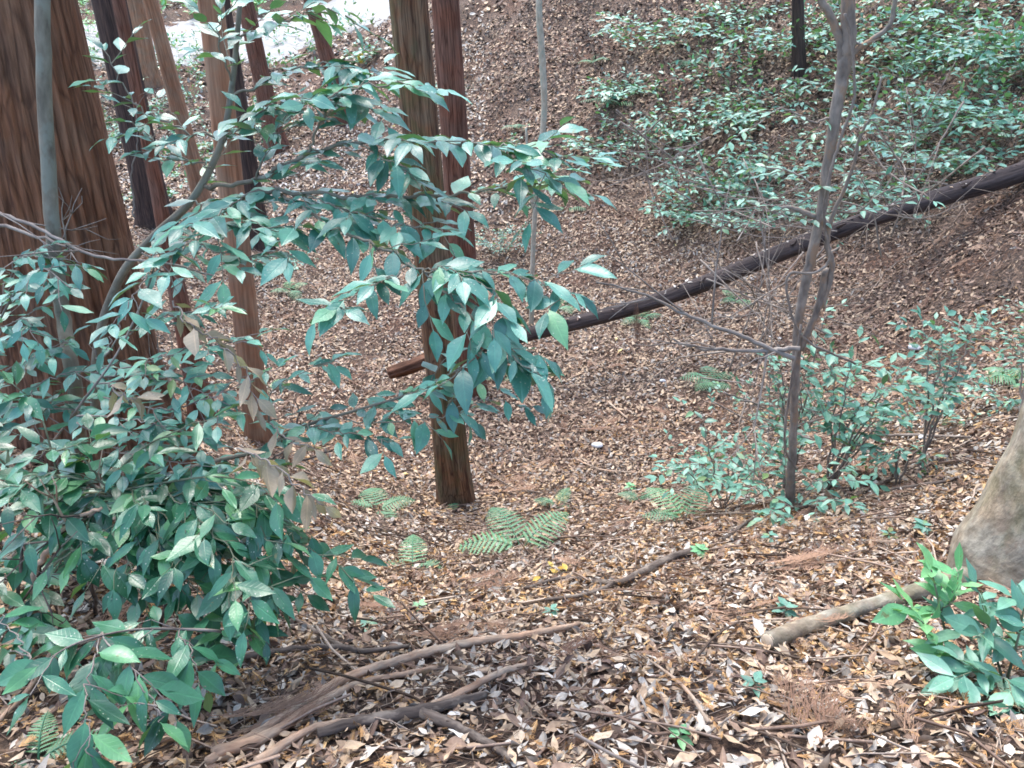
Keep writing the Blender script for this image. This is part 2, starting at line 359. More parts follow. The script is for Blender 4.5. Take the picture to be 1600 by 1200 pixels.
# ------------------------------------------------------------------ ground
ys = np.concatenate([np.linspace(-4, 0.5, 14), np.linspace(.6, 4, 90), np.linspace(4.06, 14, 150), np.linspace(14.15, 34, 90), np.linspace(35, 70, 24)])
xs = np.concatenate([np.linspace(-40, -8.2, 40), np.linspace(-8, -3.05, 60), np.linspace(-3, 3, 150), np.linspace(3.05, 8, 60), np.linspace(8.2, 40, 40)])
X, Y = np.meshgrid(xs, ys); Z = hgt(X, Y); g = Geo(); nx = len(xs); ny = len(ys)
i, j = np.meshgrid(np.arange(ny - 1), np.arange(nx - 1), indexing='ij'); a = (i * nx + j).ravel()
g.add(np.stack([X, Y, Z], -1), np.stack([a, a + 1, a + nx + 1, a + nx], -1), None, np.stack([X, Y, Z], -1))
tag(g.build('ground', M['soil']), 'brown forest soil sloping into a gully under fallen leaves', 'ground', kind='structure')
# the far road: a sheet a little above the ground, following a world-space line
RL = [gnd(60, 66), gnd(300, 56), gnd(430, 44), gnd(560, 14)]
RLs = smooth([RL[0] + (RL[0] - RL[1]) * 3, *RL, RL[-1] + (RL[-1] - RL[-2]) * 1.5], 12)
RW = 5.2
g = Geo(); T_, U_, B_ = frames(np.c_[RLs[:, :2], np.zeros(len(RLs))]); side = nrm(np.cross(T_, [0, 0, 1.]))
rz = hgt(RLs[:, 0], RLs[:, 1])
Vr = []
for k in np.linspace(-1, 1, 7):
    q = RLs[:, :2] + side[:, :2] * (k * RW * (1 + .12 * np.sin(np.arange(len(RLs)) * .9 + 2 * k) + .08 * np.sin(np.arange(len(RLs)) * 2.3)))[:, None]
    Vr.append(np.c_[q, hgt(q[:, 0], q[:, 1]) * .5 + rz * .5 + .10 - .25 * (abs(k) > .9) + 0 * rz])
Vr = np.stack(Vr, 1); nn = len(RLs); i, j = np.meshgrid(np.arange(nn - 1), np.arange(6), indexing='ij'); a = (i * 7 + j).ravel()
g.add(Vr, np.stack([a, a + 7, a + 8, a + 1], -1), None, Vr)
tag(g.build('road', M['road']), 'pale bright road beyond the trees at the top left', 'road', kind='structure')
def on_road(x, y):
    d = np.min((x[:, None] - RLs[None, :, 0]) ** 2 + (y[:, None] - RLs[None, :, 1]) ** 2, axis=1); return (d < (RW - .3) ** 2) & (np.modf(np.abs(x * 91.7 + y * 57.3))[0] > .12)

# ------------------------------------------------------------------ litter (stuff)
def field(n_target, dmin, dmax, margin=.12):
    """points on the terrain between two distances, inside a wide wedge before the viewpoint"""
    if dmax <= 7: margin = .5; n_target = int(n_target * 1.3)
    elif dmax <= 14: margin = .25
    hw = math.tan(math.radians(36 if dmax > 14 else 46 if dmax <= 7 else 40)); out = []
    y = np.sqrt(rng.random(n_target) * (dmax**2 - dmin**2) + dmin**2); x = (rng.random(n_target) * 2 - 1) * (hw * 1.28 * y + .45)
    z = hgt(x, y); q = np.stack([x, y, z], -1) - CAM
    depth = q[:, 1] * c_ - q[:, 2] * s_; vv = (q[:, 1] * s_ + q[:, 2] * c_) / depth; uu = q[:, 0] / depth
    ok = (depth > .5) & (abs(uu) < .66 + margin) & (vv < .497 + margin) & (vv > -.497 - margin) & ~on_road(x, y)
    return np.stack([x, y, z], -1)[ok]
def lay(P, size, tilt, lift, wid=(.8, 1.3)):
    n = len(P); Nn = hnormal(P[:, 0], P[:, 1]) + rng.normal(0, tilt, (n, 3)); Nn = nrm(Nn)
    flip = rng.random(n) < .5; Nn[flip] *= -1
    D = rng.normal(0, 1, (n, 3)); D = nrm(D - Nn * (D * Nn).sum(-1, keepdims=True)); Yv = np.cross(Nn, D)
    S = size[0] + (size[1] - size[0]) * rng.random(n) ** 1.4; Wd = wid[0] + (wid[1] - wid[0]) * rng.random(n)
    P = P + np.c_[np.zeros((n, 2)), lift[0] + rng.random(n) * (lift[1] - lift[0])] - D * (S / 2)[:, None]
    return P, np.stack([D * S[:, None], Yv * (S * Wd)[:, None], Nn * S[:, None]], -1)
def zone(P):   # slow patches over the floor: 0..1
    return np.clip(vnoise(P[:, 0] * .9 + 60, P[:, 1] * .9 + 11) * 1.6 - .3, 0, 1)
g = Geo()
for (n, d0, d1, sz, tm) in ((30000, .7, 3.2, (.022, .064), DRY), (14000, .7, 3.2, (.012, .03), DRYF), (60000, 3.2, 6.5, (.02, .07), DRYF), (150000, 6.5, 12.5, (.03, .08), DRYF), (110000, 12.5, 20, (.06, .13), DRYF), (70000, 20, 38, (.1, .24), DRYF)):
    P = field(n, d0, d1); r = rng.random(len(P)); 
    hollow_shade = np.clip(vnoise(P[:, 0] * 1.7 + 31, P[:, 1] * 1.7 + 3) * 1.3 + vnoise(P[:, 0] * 5 + 1, P[:, 1] * 5) * .9 - 1.05, 0, 1) * np.clip((P[:, 2] + 2.6 + .15 * P[:, 1] * 0) * 1.2 * (P[:, 1] > 6), .25, 1)  # shade of the bank's hollows put into the leaf tones as darker patches
    hollow_shade = hollow_shade * np.clip((P[:, 1] - 2.5) / 2, 0, 1); r = np.where(P[:, 1] < 4.2, .10 + .88 * r, r)
    r = np.clip(r ** (1 + 3.0 * hollow_shade) * (.92 + .08 * zone(P)), 0, .999)
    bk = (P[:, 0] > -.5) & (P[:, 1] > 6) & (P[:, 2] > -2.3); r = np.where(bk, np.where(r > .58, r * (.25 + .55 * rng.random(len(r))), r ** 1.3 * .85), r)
    flo = (P[:, 2] < -1.9 + .3 * vnoise(P[:, 0], P[:, 1])) & (P[:, 1] > 4) & (P[:, 1] < 13) & (rng.random(len(P)) < .93); r = np.where(flo, .16 + .62 * r, r)
    bare_ = (vnoise(P[:, 0] * 2.6 + 77, P[:, 1] * 2.6 + 5) < .22) & (rng.random(len(P)) < .6) & (P[:, 1] > 5); P = P[~bare_]; r = r[~bare_]
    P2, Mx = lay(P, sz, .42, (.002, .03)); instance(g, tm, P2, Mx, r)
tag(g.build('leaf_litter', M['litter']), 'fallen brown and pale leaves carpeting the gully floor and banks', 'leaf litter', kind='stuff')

def strip_sprig(n_side=6, seed=0, L=1.0, fan=.62, w=.03, sub=0, bend=.2):
    """flat feathery sprig: axis plus forward-swept side strands, as thin folded strips"""
    r = np.random.default_rng(seed); V = []; Q = []; A = []
    def strand(p0, ang, ln, ww, seg=3, crv=0):
        p = np.array(p0, float); a = ang; n0 = len(V); st = ln / seg
        for k in range(seg + 1):
            d = np.array([math.cos(a), math.sin(a)]); nrl = np.array([-d[1], d[0]]); wk = ww * (1 - .75 * k / seg)
            z = .05 * math.sin(3 * p[0] + seed) + (.06 * (k / seg) ** 2 if ang else -.12 * p[0] ** 2)
            V.append((*(p[:2] - nrl * wk), z)); V.append((*(p[:2] + nrl * wk), z + ww * .8)); A.append((.5, .6, 0)); A.append((.5, .9, 0))
            p[:2] += d * st; a += crv
        for k in range(seg):
            b0 = n0 + 2 * k; Q.append((b0, b0 + 2, b0 + 3, b0 + 1))
    strand((0, 0, 0), 0, L, w, 6, bend * .1)
    for i in range(n_side):
        x = .1 + .85 * i / n_side
        for s in (-1, 1):
            ln = L * .55 * (1 - x * .65) * (.6 + .6 * r.random()); a = s * fan * (.7 + .5 * r.random())
            strand((x, s * .01, 0), a, ln, w * .8, 3, -s * .12)
            if sub:
                for q in range(sub):
                    f = (q + 1) / (sub + 1); p = (x + math.cos(a) * ln * f, math.sin(a) * ln * f, 0)
                    strand(p, a + s * .5 * (1 if q % 2 else -1), ln * .4, w * .6, 2, 0)
    return np.array(V), np.array(Q), np.array(A)
SPRIG_S = [strip_sprig(5, 1, w=.045), strip_sprig(4, 2, fan=.8, w=.05), strip_sprig(6, 3, fan=.5, w=.035)]
SPRIG_F = [strip_sprig(8, 5, fan=.4, w=.012, sub=1), strip_sprig(9, 6, fan=.3, w=.011, sub=1, bend=.8), strip_sprig(7, 7, fan=.55, w=.011, sub=2, bend=-.6)]
g = Geo(); g2 = Geo()
for (n, d0, d1, sz) in ((12500, .7, 3.4, (.018, .05)), (8000, 3.4, 6.5, (.03, .06))):
    P = field(n, d0, d1); P = P[vnoise(P[:, 0] * 2.2, P[:, 1] * 2.2) + .25 * rng.random(len(P)) > .45]
    P2, Mx = lay(P, sz, .45, (.012, .035)); instance(g, SPRIG_S, P2, Mx, rng.random(len(P)))
for (n, d0, d1, sz) in ((700, .7, 3.4, (.08, .2)), (3200, 3.4, 7, (.07, .2)), (4600, 7, 14, (.1, .26))):
    P = field(n, d0, d1); P = P[vnoise(P[:, 0] * 1.1 + 5, P[:, 1] * 1.1 + 8) > .42]
    P2, Mx = lay(P, sz, .22, (.012, .04)); instance(g2, SPRIG_F, P2, Mx, rng.random(len(P)))
tag(g.build('conifer_scale_litter', M['orange_bits']), 'orange brown scraps of conifer foliage strewn over the leaves', 'leaf litter', kind='stuff')
tag(g2.build('conifer_sprig_litter', M['sprig']), 'rusty feathery conifer sprigs strewn over the gully floor', 'leaf litter', kind='stuff')
def twig_t(seed):
    r = np.random.default_rng(seed); x = np.linspace(0, 1, 5); P = np.stack([x, np.cumsum(r.normal(0, .04, 5)), .03 * np.sin(x * 3)], -1); gg = Geo(); tube(gg, P, .012, 3, cap=False, rnd=0)
    a = np.zeros((len(gg.v[0]), 3)); a[:, 1] = .8
    return gg.v[0], gg.f4[0], a
TW = [twig_t(i) for i in range(4)]
g = Geo()
for (n, d0, d1, sz) in ((5200, .7, 3.4, (.04, .16)), (8000, 3.4, 7, (.06, .24)), (9000, 7, 13, (.08, .35)), (1500, .7, 5, (.15, .45))):
    P = field(n, d0, d1); P2, Mx = lay(P, sz, .16, (.01, .04), (.5, 1.1)); instance(g, TW, P2, Mx, rng.random(len(P)))
tag(g.build('twig_litter', M['twiglet']), 'small broken twigs and needles mixed in the fallen leaves', 'twigs', kind='stuff')

def spray(lv, P, size, spacing, a0=.95, droop=.3, jit=.25, start=.0, rnd=(0, .9), terminal=True, wid=1.0):
    L = np.concatenate([[0], np.cumsum(np.linalg.norm(np.diff(P, axis=0), axis=1))]); tot = L[-1]
    s = max(start, .3 * spacing); side = rng.choice([-1, 1])
    while s < tot:
        p = np.array([np.interp(s, L, P[:, c]) for c in range(3)]); q = np.array([np.interp(min(s + .02, tot + 1e-3), L, P[:, c]) for c in range(3)])
        T = nrm(q - p) if np.linalg.norm(q - p) > 1e-6 else nrm(P[-1] - P[-2])
        S = np.cross(T, UP); S = nrm(S + 1e-6) * side; a = a0 + rng.normal(0, jit * .8)
        D = T * math.cos(a) + S * math.sin(a); D[2] -= droop * (.4 + 1.1 * rng.random())
        Nn = UP + rng.normal(0, jit, 3) + S * -.15
        lv.add(p, D, Nn, size * (.58 + .6 * rng.random()) * (1 - .25 * max(0, s / tot - .75)), rnd[0] + (rnd[1] - rnd[0]) * rng.random(), wid * (.75 + .5 * rng.random()))
        side = -side; s += spacing * (.75 + .5 * rng.random())
    if terminal:
        T = nrm(P[-1] - P[-2]); T[2] -= droop * .6; lv.add(P[-1], T, UP + rng.normal(0, jit, 3), size * .8, rnd[0] + (rnd[1] - rnd[0]) * rng.random(), wid)
def twigs(lv, g, P, R, n, length, size, spacing, droop=.3, start=.15, r=.0018, ang=.9, sag=.12, both=True, rnd=(0, .9), jit=.25):
    """side shoots along a branch, each with its own leaves"""
    m = len(P); n = int(round(n * 1.08))
    for i in range(n):
        f = start + (1 - start) * (i + rng.random() * .8) / n; k = min(int(f * (m - 1)), m - 2); p = P[k]; T = nrm(P[k+1] - P[k]); s = 1 if i % 2 else -1
        S = nrm(np.cross(T, UP) + 1e-6) * s; a = ang * (.6 + .6 * rng.random()); D = T * math.cos(a) + S * math.sin(a) + UP * rng.normal(0, .16)
        L = length * (.55 + .7 * rng.random()) * (1 - .35 * f); D = nrm(D); t_ = np.linspace(0, 1, 6)[:, None]
        Q = p + D * L * t_ + (T * .25 * L) * t_ ** 2 - UP * sag * L * t_ ** 2 + rng.normal(0, .004, (6, 3)) * t_
        tube(g, Q, np.linspace(r, r * .5, 6), 4, cap=False); spray(lv, Q, size, spacing, droop=droop, start=.12 * L, rnd=rnd, jit=jit)
# ------------------------------------------------------------------ trunks
def trunk_tree(name, label, base, top, r0, r1, matk, sides=40, flare=.5, fh=.3, ridge=.03, nr=13, group='conifer trunks in the gully', extend=9.0, cat='tree', bow=0.0, lobes=0):
    """base: ground point; top: second point on the axis; the trunk runs on past it"""
    base = np.array(base, float); top = np.array(top, float); d = top - base; L0 = np.linalg.norm(d); d /= L0
    b0 = base - d * .35; L = L0 + extend; hs = np.concatenate([np.linspace(0, 1.2, 16), np.linspace(1.3, L + .35, 46)])
    P = b0[None] + hs[:, None] * d[None]; k = np.clip((hs - .35) / L0, 0, 3)
    P += (np.sin(hs * .9 + base[0] * 3) * bow)[:, None] * np.array([1., .3, 0]) * np.clip(hs, 0, 1)[:, None]
    R = np.maximum(r0 + (r1 - r0) * np.clip(k, 0, 1.5), .35 * r1) * (1 + flare * np.exp(-np.maximum(hs - .35, 0) / fh))
    ph = rng.random(8) * 6.28; s0 = rng.random() * 50
    def rf(th, l):
        o = 1 + 0 * th * l
        for q in range(3):
            f = nr + q * 5; o = o + ridge * (.6 ** q) * np.sin(f * th + ph[q] + 1.3 * np.sin(l * (1.1 + q) + ph[q + 3]))
        o = o + .5 * ridge * (np.abs(np.sin((nr + 2) * .5 * th + .8 * np.sin(l * .7) + ph[6])) - .5)
        o = o + flare * .35 * np.exp(-np.maximum(l - .35, 0) / fh) * np.sin((lobes or 4) * th + ph[7])
        return o
    r = thing(name, label, cat, base, group); g = Geo(); tube(g, P, R, sides, rf); g.build('trunk', matk and M[matk], r)
    return r, P, R
def vtop(px0, py0, base):   # point on the pixel ray at the base's own distance from the viewpoint's plane
    dy = base[1]; rr = ray(px0, py0); return CAM + rr * (dy / rr[1])
def TR(label, bpx, tpx, dia_px, mt, name='cedar_tree', t=None, tdia=None, **kw):
    b = gnd(*bpx) if t is None else at(*bpx, t); tp = vtop(*tpx, b); dep = (b - CAM)[1] * c_ - (b - CAM)[2] * s_
    dt = (tp - CAM)[1] * c_ - (tp - CAM)[2] * s_
    r0 = dia_px / F * dep / 2; r1 = (tdia or dia_px * .85) / F * dt / 2
    return trunk_tree(name, label, b, tp, r0, r1, mt, **kw)
TR('slender cedar with olive and brown bark, front one of the central pair', (712, 785), (637, -10), 50, 'bark_front', tdia=60, flare=.25)
TR('slender red brown cedar just behind the olive barked one', (737, 612), (695, -10), 42, 'bark_red', tdia=42, flare=.25)
TR('straight pale tan cedar between the big trunk and the central pair', (405, 690), (328, -10), 38, 'bark_tan', tdia=38, flare=.2)
big, bigP, bigR = TR('huge old cedar with deeply furrowed bark at the left', (152, 690), (2, -10), 215, 'bark_big', t=3.45, tdia=205, sides=260, flare=.28, fh=.35, ridge=.02, nr=40, lobes=5, extend=8)
TR('near black trunk right of the huge furrowed cedar', (245, 352), (168, -10), 46, 'bark_dark', tdia=50, flare=.3)
TR('short looking brown trunk standing by the bright road', (232, 132), (207, -10), 34, 'bark_tan', tdia=32, flare=.2)
TR('thin pale tan trunk leaning left in front of the bright road', (322, 335), (232, -10), 27, 'bark_tan', tdia=22, flare=.25, sides=24)
TR('dark thin trunk behind the straight tan cedar', (408, 392), (350, -10), 34, 'bark_dark', tdia=14, flare=.3, sides=24)
TR('reddish trunk with stained foot left of the leaning dark one', (432, 228), (380, -10), 30, 'bark_red', tdia=25, flare=.35, sides=24)
TR('dark reddish trunk leaning left beside the road end', (540, 190), (482, -10), 27, 'bark_red', tdia=20, flare=.3, sides=24)
TR('dark stem of a broken cedar low behind the huge trunk', (318, 655), (262, 380), 34, 'bark_red', tdia=24, flare=.4, sides=24, extend=7)

dk = TR('small dark trunk behind the fork of the brown forked tree', (1248, 118), (1246, -10), 20, 'bark_dark', tdia=18, flare=.2, sides=24, group=None)
def stem(name, label, pts, rad, mk, cat='sapling', group=None, sides=10, jit=.001, origin=None, n=8, more=()):
    P = smooth([np.r_[p, r] for p, r in zip(pts, rad)], n); Q = P[:, :3] + np.vstack([np.zeros(3), rng.normal(0, jit, (len(P)-1, 3))])
    g = Geo(); tube(g, Q, P[:, 3], sides)
    for mp, mr in more:
        S = smooth([np.r_[p, r] for p, r in zip(mp, mr)], n); tube(g, S[:, :3] + rng.normal(0, jit, (len(S), 3)), S[:, 3], max(5, sides - 3))
    r = thing(name, label, cat, pts[0], group); g.build('stem', M[mk], r); return r
b = gnd(128, 720); 
stem('grey_sapling', 'smooth grey sapling stem rising in front of the huge cedar', [b, at(118,620,2.35), at(100,500,2.3), at(86,400,2.25), at(72,200,2.15), at(66,0,2.05), at(60,-300,1.95)],
     [.025, .0215, .0205, .0205, .0195, .019, .017], 'bark_grey', sides=16)
b = gnd(830, 512)
stem('pale_sapling', 'thin pale crooked sapling standing between the central cedars and the bank', [b, vtop(832,420,b), vtop(838,300,b), vtop(850,180,b), vtop(847,90,b), vtop(842,0,b), vtop(846,-200,b)],
     [.036, .03, .032, .035, .038, .035, .03], 'bark_pale', sides=12, more=[([vtop(836,330,b), vtop(826,290,b), vtop(822,200,b)], [.025, .02, .012])])

# unseen crowns: leaf clumps on limbs, added overhead to shade and vary the light
def shade_crown(root, top, rad, hgt_, n_clump, size, mk, limb_mk, n_leaf=46):
    g = Geo(); lv = Leaves(LOW); top = np.array(top, float)
    for i in range(n_clump):
        d = nrm(rng.normal(0, 1, 3)); q = top + d * [rad, rad, hgt_] * (.35 + .65 * rng.random() ** .5); a_ = np.array([top[0], top[1], min(q[2] - .6, top[2] + hgt_ * .6)])
        tube(g, np.array([a_, (a_ + q) / 2 + [0, 0, .15], q]), [.05, .03, .012], 5)
        for _ in range(n_leaf):
            lv.add(q + rng.normal(0, 1, 3) * [.42, .42, .22], rng.normal(0, 1, 3), UP + rng.normal(0, .5, 3), size * (.6 + .8 * rng.random()), rng.random())
    g.build('shade_limb', M[limb_mk], root); g2 = Geo(); lv.flush(g2); g2.build('shade_crown', M[mk], root)
TW_ARGS = []
# ------------------------------------------------------------------ right side tree with fork and vine
b = gnd(1238, 792); vb = lambda x, y: vtop(x, y, b)
rt = thing('forked_tree', 'slim brown forked tree with peeling orange bark patches right of the gully', 'tree', b)
g = Geo()
def addst(g, pts, rad, sides=14, jit=.0015, n=8):
    S = smooth([np.r_[p, r] for p, r in zip(pts, rad)], n); tube(g, S[:, :3] + rng.normal(0, jit, (len(S), 3)), S[:, 3], sides)
addst(g, [b - [0,0,.1], vb(1238,700), vb(1243,600), vb(1248,500), vb(1268,400), vb(1285,320), vb(1302,200), vb(1318,110), vb(1325,60), vb(1325,0), vb(1330,-250)],
      [.030, .021, .0205, .021, .023, .022, .024, .027, .031, .026, .023])
addst(g, [vb(1318,110), vb(1312,60), vb(1295,20), vb(1278,-10), vb(1240,-120)], [.020, .017, .015, .013, .010])
g.build('trunk', M['bark_brown'], rt)
g = Geo()
addst(g, [vb(1296,352), vb(1270,338), vb(1240,326), vb(1215,324)], [.014, .012, .010, .008], 8)
addst(g, [vb(1328,85), vb(1350,70), vb(1385,45), vb(1397,10), vb(1400,-60)], [.014, .012, .010, .009, .008], 7)
addst(g, [vb(1285,480), vb(1300,420), vb(1292,380), vb(1300,340), vb(1330,270), vb(1345,210), vb(1362,180), vb(1378,120)], [.014, .014, .013, .011, .008, .007, .006, .004], 8)
addst(g, [vb(1250,545), vb(1278,480), vb(1290,420)], [.019, .018, .016], 8)
g.build('branch', M['bark_brown'], rt)
lvf = Leaves(MID); gt = Geo()
for br_, k_n in (([vb(1325,60), vb(1350,70), vb(1385,45), vb(1397,10)], 5), ([vb(1300,340), vb(1330,270), vb(1345,210), vb(1362,180), vb(1378,120)], 7), ([vb(1296,352), vb(1260,335), vb(1215,324), vb(1150,310)], 6),
                 ([vb(1300,330), vb(1340,330), vb(1380,300), vb(1420,290)], 6), ([vb(1310,180), vb(1270,190), vb(1220,170), vb(1180,200)], 5), ([vb(1290,300), vb(1240,270), vb(1190,260)], 4)):
    S_ = smooth(br_, 8, .003); tube(gt, S_, np.linspace(.006, .002, len(S_)), 5); TW_ARGS.append((S_, k_n))
for S_, k_n in TW_ARGS: twigs(lvf, gt, S_, None, k_n, .2, .062, .042, .15, .1, jit=.3)
gt.build('twig', M['twig'], rt); gl_ = Geo(); lvf.flush(gl_); gl_.build('foliage', M['leaf_mid'], rt)
v = thing('climbing_vine', 'thin pale vine hugging the forked tree trunk', 'vine', vb(1315, 35)); g = Geo()
off = np.array([0, -.055, 0])
addst(g, [vb(1312,20)+off, vb(1322,60)+off, vb(1326,110)+off, vb(1324,160)+off, vb(1300,230)+off, vb(1283,300)+off, vb(1282,345)+off, vb(1288,400)+off, vb(1262,420)+off, vb(1230,420)+off, vb(1224,450)+off, vb(1250,520)+off, vb(1330,560)+off], [.006]*13, 6)
addst(g, [vb(1246,500)+off, vb(1226,620)+off, vb(1222,690)+off, vb(1240,725)+off], [.006]*4, 6)
g.build('stem', M['twig'], v)

# ------------------------------------------------------------------ buttressed tree at the right edge
b = at(1735, 915, 2.85); b[2] = hgt(b[0], b[1])
def buttress():
    r = thing('buttressed_tree', 'stout grey buttressed tree trunk at the right edge', 'tree', b); g = Geo()
    hs = np.concatenate([np.linspace(-.4, 1.2, 46), np.linspace(1.25, 7, 40)]); ax = nrm(np.array([.0, .03, 1.]))
    P = b[None] + hs[:, None] * ax[None]; R = .435 + .05 * np.exp(-np.maximum(hs + .05, 0) / .22) - .012 * np.maximum(hs, 0)
    def rf(th, l):
        h = l - .4; f = np.exp(-np.maximum(h, 0) / .34)
        lb_ = lambda c, wd: np.exp(-((th - c) / wd) ** 2); o = 1 + .14 * f * lb_(1.5, .3) + .40 * f * lb_(2.7, .36) - .16 * np.exp(-np.maximum(h, 0) / .7) * lb_(2.1, .2) + .2 * f * lb_(4.3, .5) + .06 * np.exp(-np.maximum(h, 0) / 1.2) * np.cos(4 * th + 2)
        return o + .012 * np.sin(9 * th + 3 * np.sin(l * 3)) + .008 * np.sin(l * 22 + 2 * np.sin(3 * th)) + .006 * np.sin(17 * th + l * 6)
    tube(g, P, R, 150, rf); g.build('trunk', M['bark_root'], r); return r
shade_crown(dk[0], dk[1][-1] - [.5, 0, 1.5], 4.2, 1.5, 45, .25, 'leaf_dark', 'bark_dark')
bt = buttress(); shade_crown(bt, b + [2.6, .4, 7.2], 2.6, 1.2, 60, .22, 'leaf_dark', 'bark_root')

# ------------------------------------------------------------------ fallen log
A0, B0 = gnd(572, 612, .09), gnd(1640, 262, .12)
lg = thing('fallen_log', 'long dark fallen trunk slanting from the gully floor up the right bank', 'log', A0)
n = 60; k = np.linspace(.105, 1.06, n)[:, None]; P = A0 * (1 - k) + B0 * k; P[:, 2] += -.10 * np.sin(np.pi * k[:, 0]) + .06 * np.sin(k[:, 0] * 11)
P[:, 2] = np.maximum(P[:, 2], hgt(P[:, 0], P[:, 1]) + .06)
kk = np.ones(9) / 9; zz = np.convolve(np.pad(P[:, 2], 4, 'edge'), kk, 'valid'); P[:, 2] = zz
g = Geo(); P_log = P.copy()
tube(g, P, .070 + .032 * k[:, 0], 26, lambda th, l: 1 + .035 * np.sin(5 * th + l * .5) + .02 * np.sin(9 * th - l) + .03 * np.sin(l * 2.2) )
g.build('bark', M['log'], lg)
g = Geo(); k2 = np.linspace(.035, .13, 12)[:, None]; P2 = A0 * (1 - k2) + B0 * k2; P2[:, 2] = P2[:, 2] - (P2[-1, 2] - (P[2, 2]))
tube(g, P2, np.linspace(.058, .073, 12), 22, lambda th, l: 1 + (.22 * np.sin(6 * th + l * 3) + .2 * np.sin(11 * th + l * 9)) * (l < .9) + .05 * np.sin(9 * th))
g.build('broken_end', M['raw_wood'], lg)
gl = Geo(); kq = rng.integers(2, n - 2, 130); Pq = P[kq] + np.c_[rng.normal(0, .03, 130), rng.normal(0, .02, 130), .070 + .032 * k[kq, 0]]; Sq = .03 + .05 * rng.random(130)
Dq = nrm(rng.normal(0, 1, (130, 3)) * [1, 1, .15]); Nq = nrm(UP + rng.normal(0, .25, (130, 3))); Yq = nrm(np.cross(Nq, Dq)); Nq = np.cross(Dq, Yq)
instance(gl, DRYF, Pq, np.stack([Dq * Sq[:, None], Yq * Sq[:, None], Nq * Sq[:, None]], -1), rng.random(130)); caught = gl.build('caught_litter', M['litter'], lg); caught['kind'] = 'stuff'
for k_ in (.18, .3, .42, .55, .62, .8):
    g = Geo(); i_ = int(k_ * (n - 1)); p = P[i_] + [0, -.09, .08]; tube(g, np.array([p + [0, .05, -.02], p + [.01, -.03, .03], p + [.02, -.10 * rng.random() - .03, .08]]), [.018, .014, .007], 6); g.build('branch_stub', M['log'], lg)

# ------------------------------------------------------------------ sticks on the ground
def gstick(name, label, px, rad, mk, cat='fallen branch', group='branches lying on the leaf litter', sides=8, forks=(), lift=.3, jit=.0012, end=None):
    def path(q, rr):
        pts = [gnd(a, c) for a, c in q]; pts = [np.r_[p + [0, 0, r_ * .6 + lift * .05 + .012], r_] for p, r_ in zip(pts, rr)]
        S = smooth(pts, 8); S[:, 2] = np.maximum(S[:, 2], hgt(S[:, 0], S[:, 1]) + S[:, 3] * .45 + .014); S[:, :3] += rng.normal(0, jit, (len(S), 3)) * np.minimum(1, S[:, 3:] / .01); return S
    rad = [q_ * .7 for q_ in rad]; S = path(px, rad); g = Geo(); r = thing(name, label, cat, S[0, :3], group)
    lump = lambda th, l: 1 + .06 * np.sin(2 * th + 1 + .8 * np.sin(l * 5)) + .04 * np.sin(l * 19 + 2 * np.sin(l * 7)) + .03 * np.sin(5 * th + 3 * np.sin(l * 8))
    tube(g, S[:, :3], S[:, 3], sides, lump)
    g.build('stick', M[mk], r)
    for q, rr in forks:
        S2 = path(q, rr); g2 = Geo(); tube(g2, S2[:, :3], S2[:, 3], max(5, sides - 2), lump); g2.build('side_branch', M[mk], r)
    if end:
        e = S[0, :3]; d = nrm(S[0, :3] - S[1, :3]); g3 = Geo(); tube(g3, np.array([e - d * .004, e + d * .006]), [S[0, 3] * 1.0, S[0, 3] * .8], 12); g3.build('cut_end', M['cut_wood'], r)
    return r
gstick('fallen_branch', 'long pale forked branch sweeping from the bottom edge towards the gully', [(330,1205),(430,1145),(540,1075),(640,1040),(740,1015),(820,1005),(905,985)],
       [.014,.015,.018,.019,.018,.017,.012], 'stick_pale', sides=12, forks=[([(340,1195),(420,1165),(540,1090),(620,1068),(690,1055),(760,1062)], [.014,.012,.010,.008,.007,.004])])
gstick('fallen_branch', 'brown branch lying below the long pale forked one', [(405,1205),(500,1150),(620,1135),(700,1105),(780,1065),(835,1045)], [.013,.012,.012,.013,.013,.008], 'stick_pale', sides=10)
gstick('fallen_branch', 'rotting dark branch flecked with white under the pale branches', [(500,1160),(580,1140),(660,1125),(760,1098)], [.014,.019,.019,.013], 'stick_dark', sides=12,
       forks=[([(655,1125),(700,1145),(760,1175),(800,1200)], [.012,.012,.010,.006])])
gstick('fallen_branch', 'dark crooked branch poking out from under the left bushes', [(390,945),(450,970),(510,1005),(560,1028),(640,1020)], [.007,.008,.010,.012,.008], 'stick_dark', forks=[([(380,1040),(450,1028),(520,1022),(560,1028)], [.009,.010,.009,.009])])
gstick('fallen_branch', 'dark curved branch with thin forks on the crest of the near slope', [(1095,868),(1050,880),(1000,905),(960,920),(880,912),(820,928)], [.024,.026,.024,.019,.014,.009], 'stick_dark',
       forks=[([(960,920),(915,938),(840,948),(800,960)], [.010,.008,.007,.004]), ([(1055,878),(1052,850),(1048,812)], [.008,.006,.004])])
gstick('cut_root', 'thick pale cut root running from the buttressed trunk', [(1195,1018),(1240,1000),(1300,978),(1370,955),(1450,932),(1500,915)], [.034,.036,.034,.033,.040,.05], 'bark_root', cat='root', group=None, sides=16, end=True)
gstick('fallen_branch', 'thin tan stick pointing down towards the bottom edge', [(985,1025),(1030,1055),(1070,1090),(1105,1142)], [.004,.005,.006,.007], 'stick_pale')
gstick('fallen_branch', 'grey stick on the right slope below the leafy shrub', [(1375,686),(1420,686),(1470,688),(1512,690)], [.014,.016,.015,.012], 'twig')
gstick('fallen_branch', 'dark branch half buried beside the buttressed trunk', [(1380,775),(1420,768),(1480,758),(1530,735)], [.012,.014,.012,.008], 'stick_dark')
gstick('fallen_branch', 'long thin straight twig right of the cut root end', [(1100,1160),(1170,1115),(1260,1085),(1320,1055)], [.003,.003,.003,.002], 'twig')
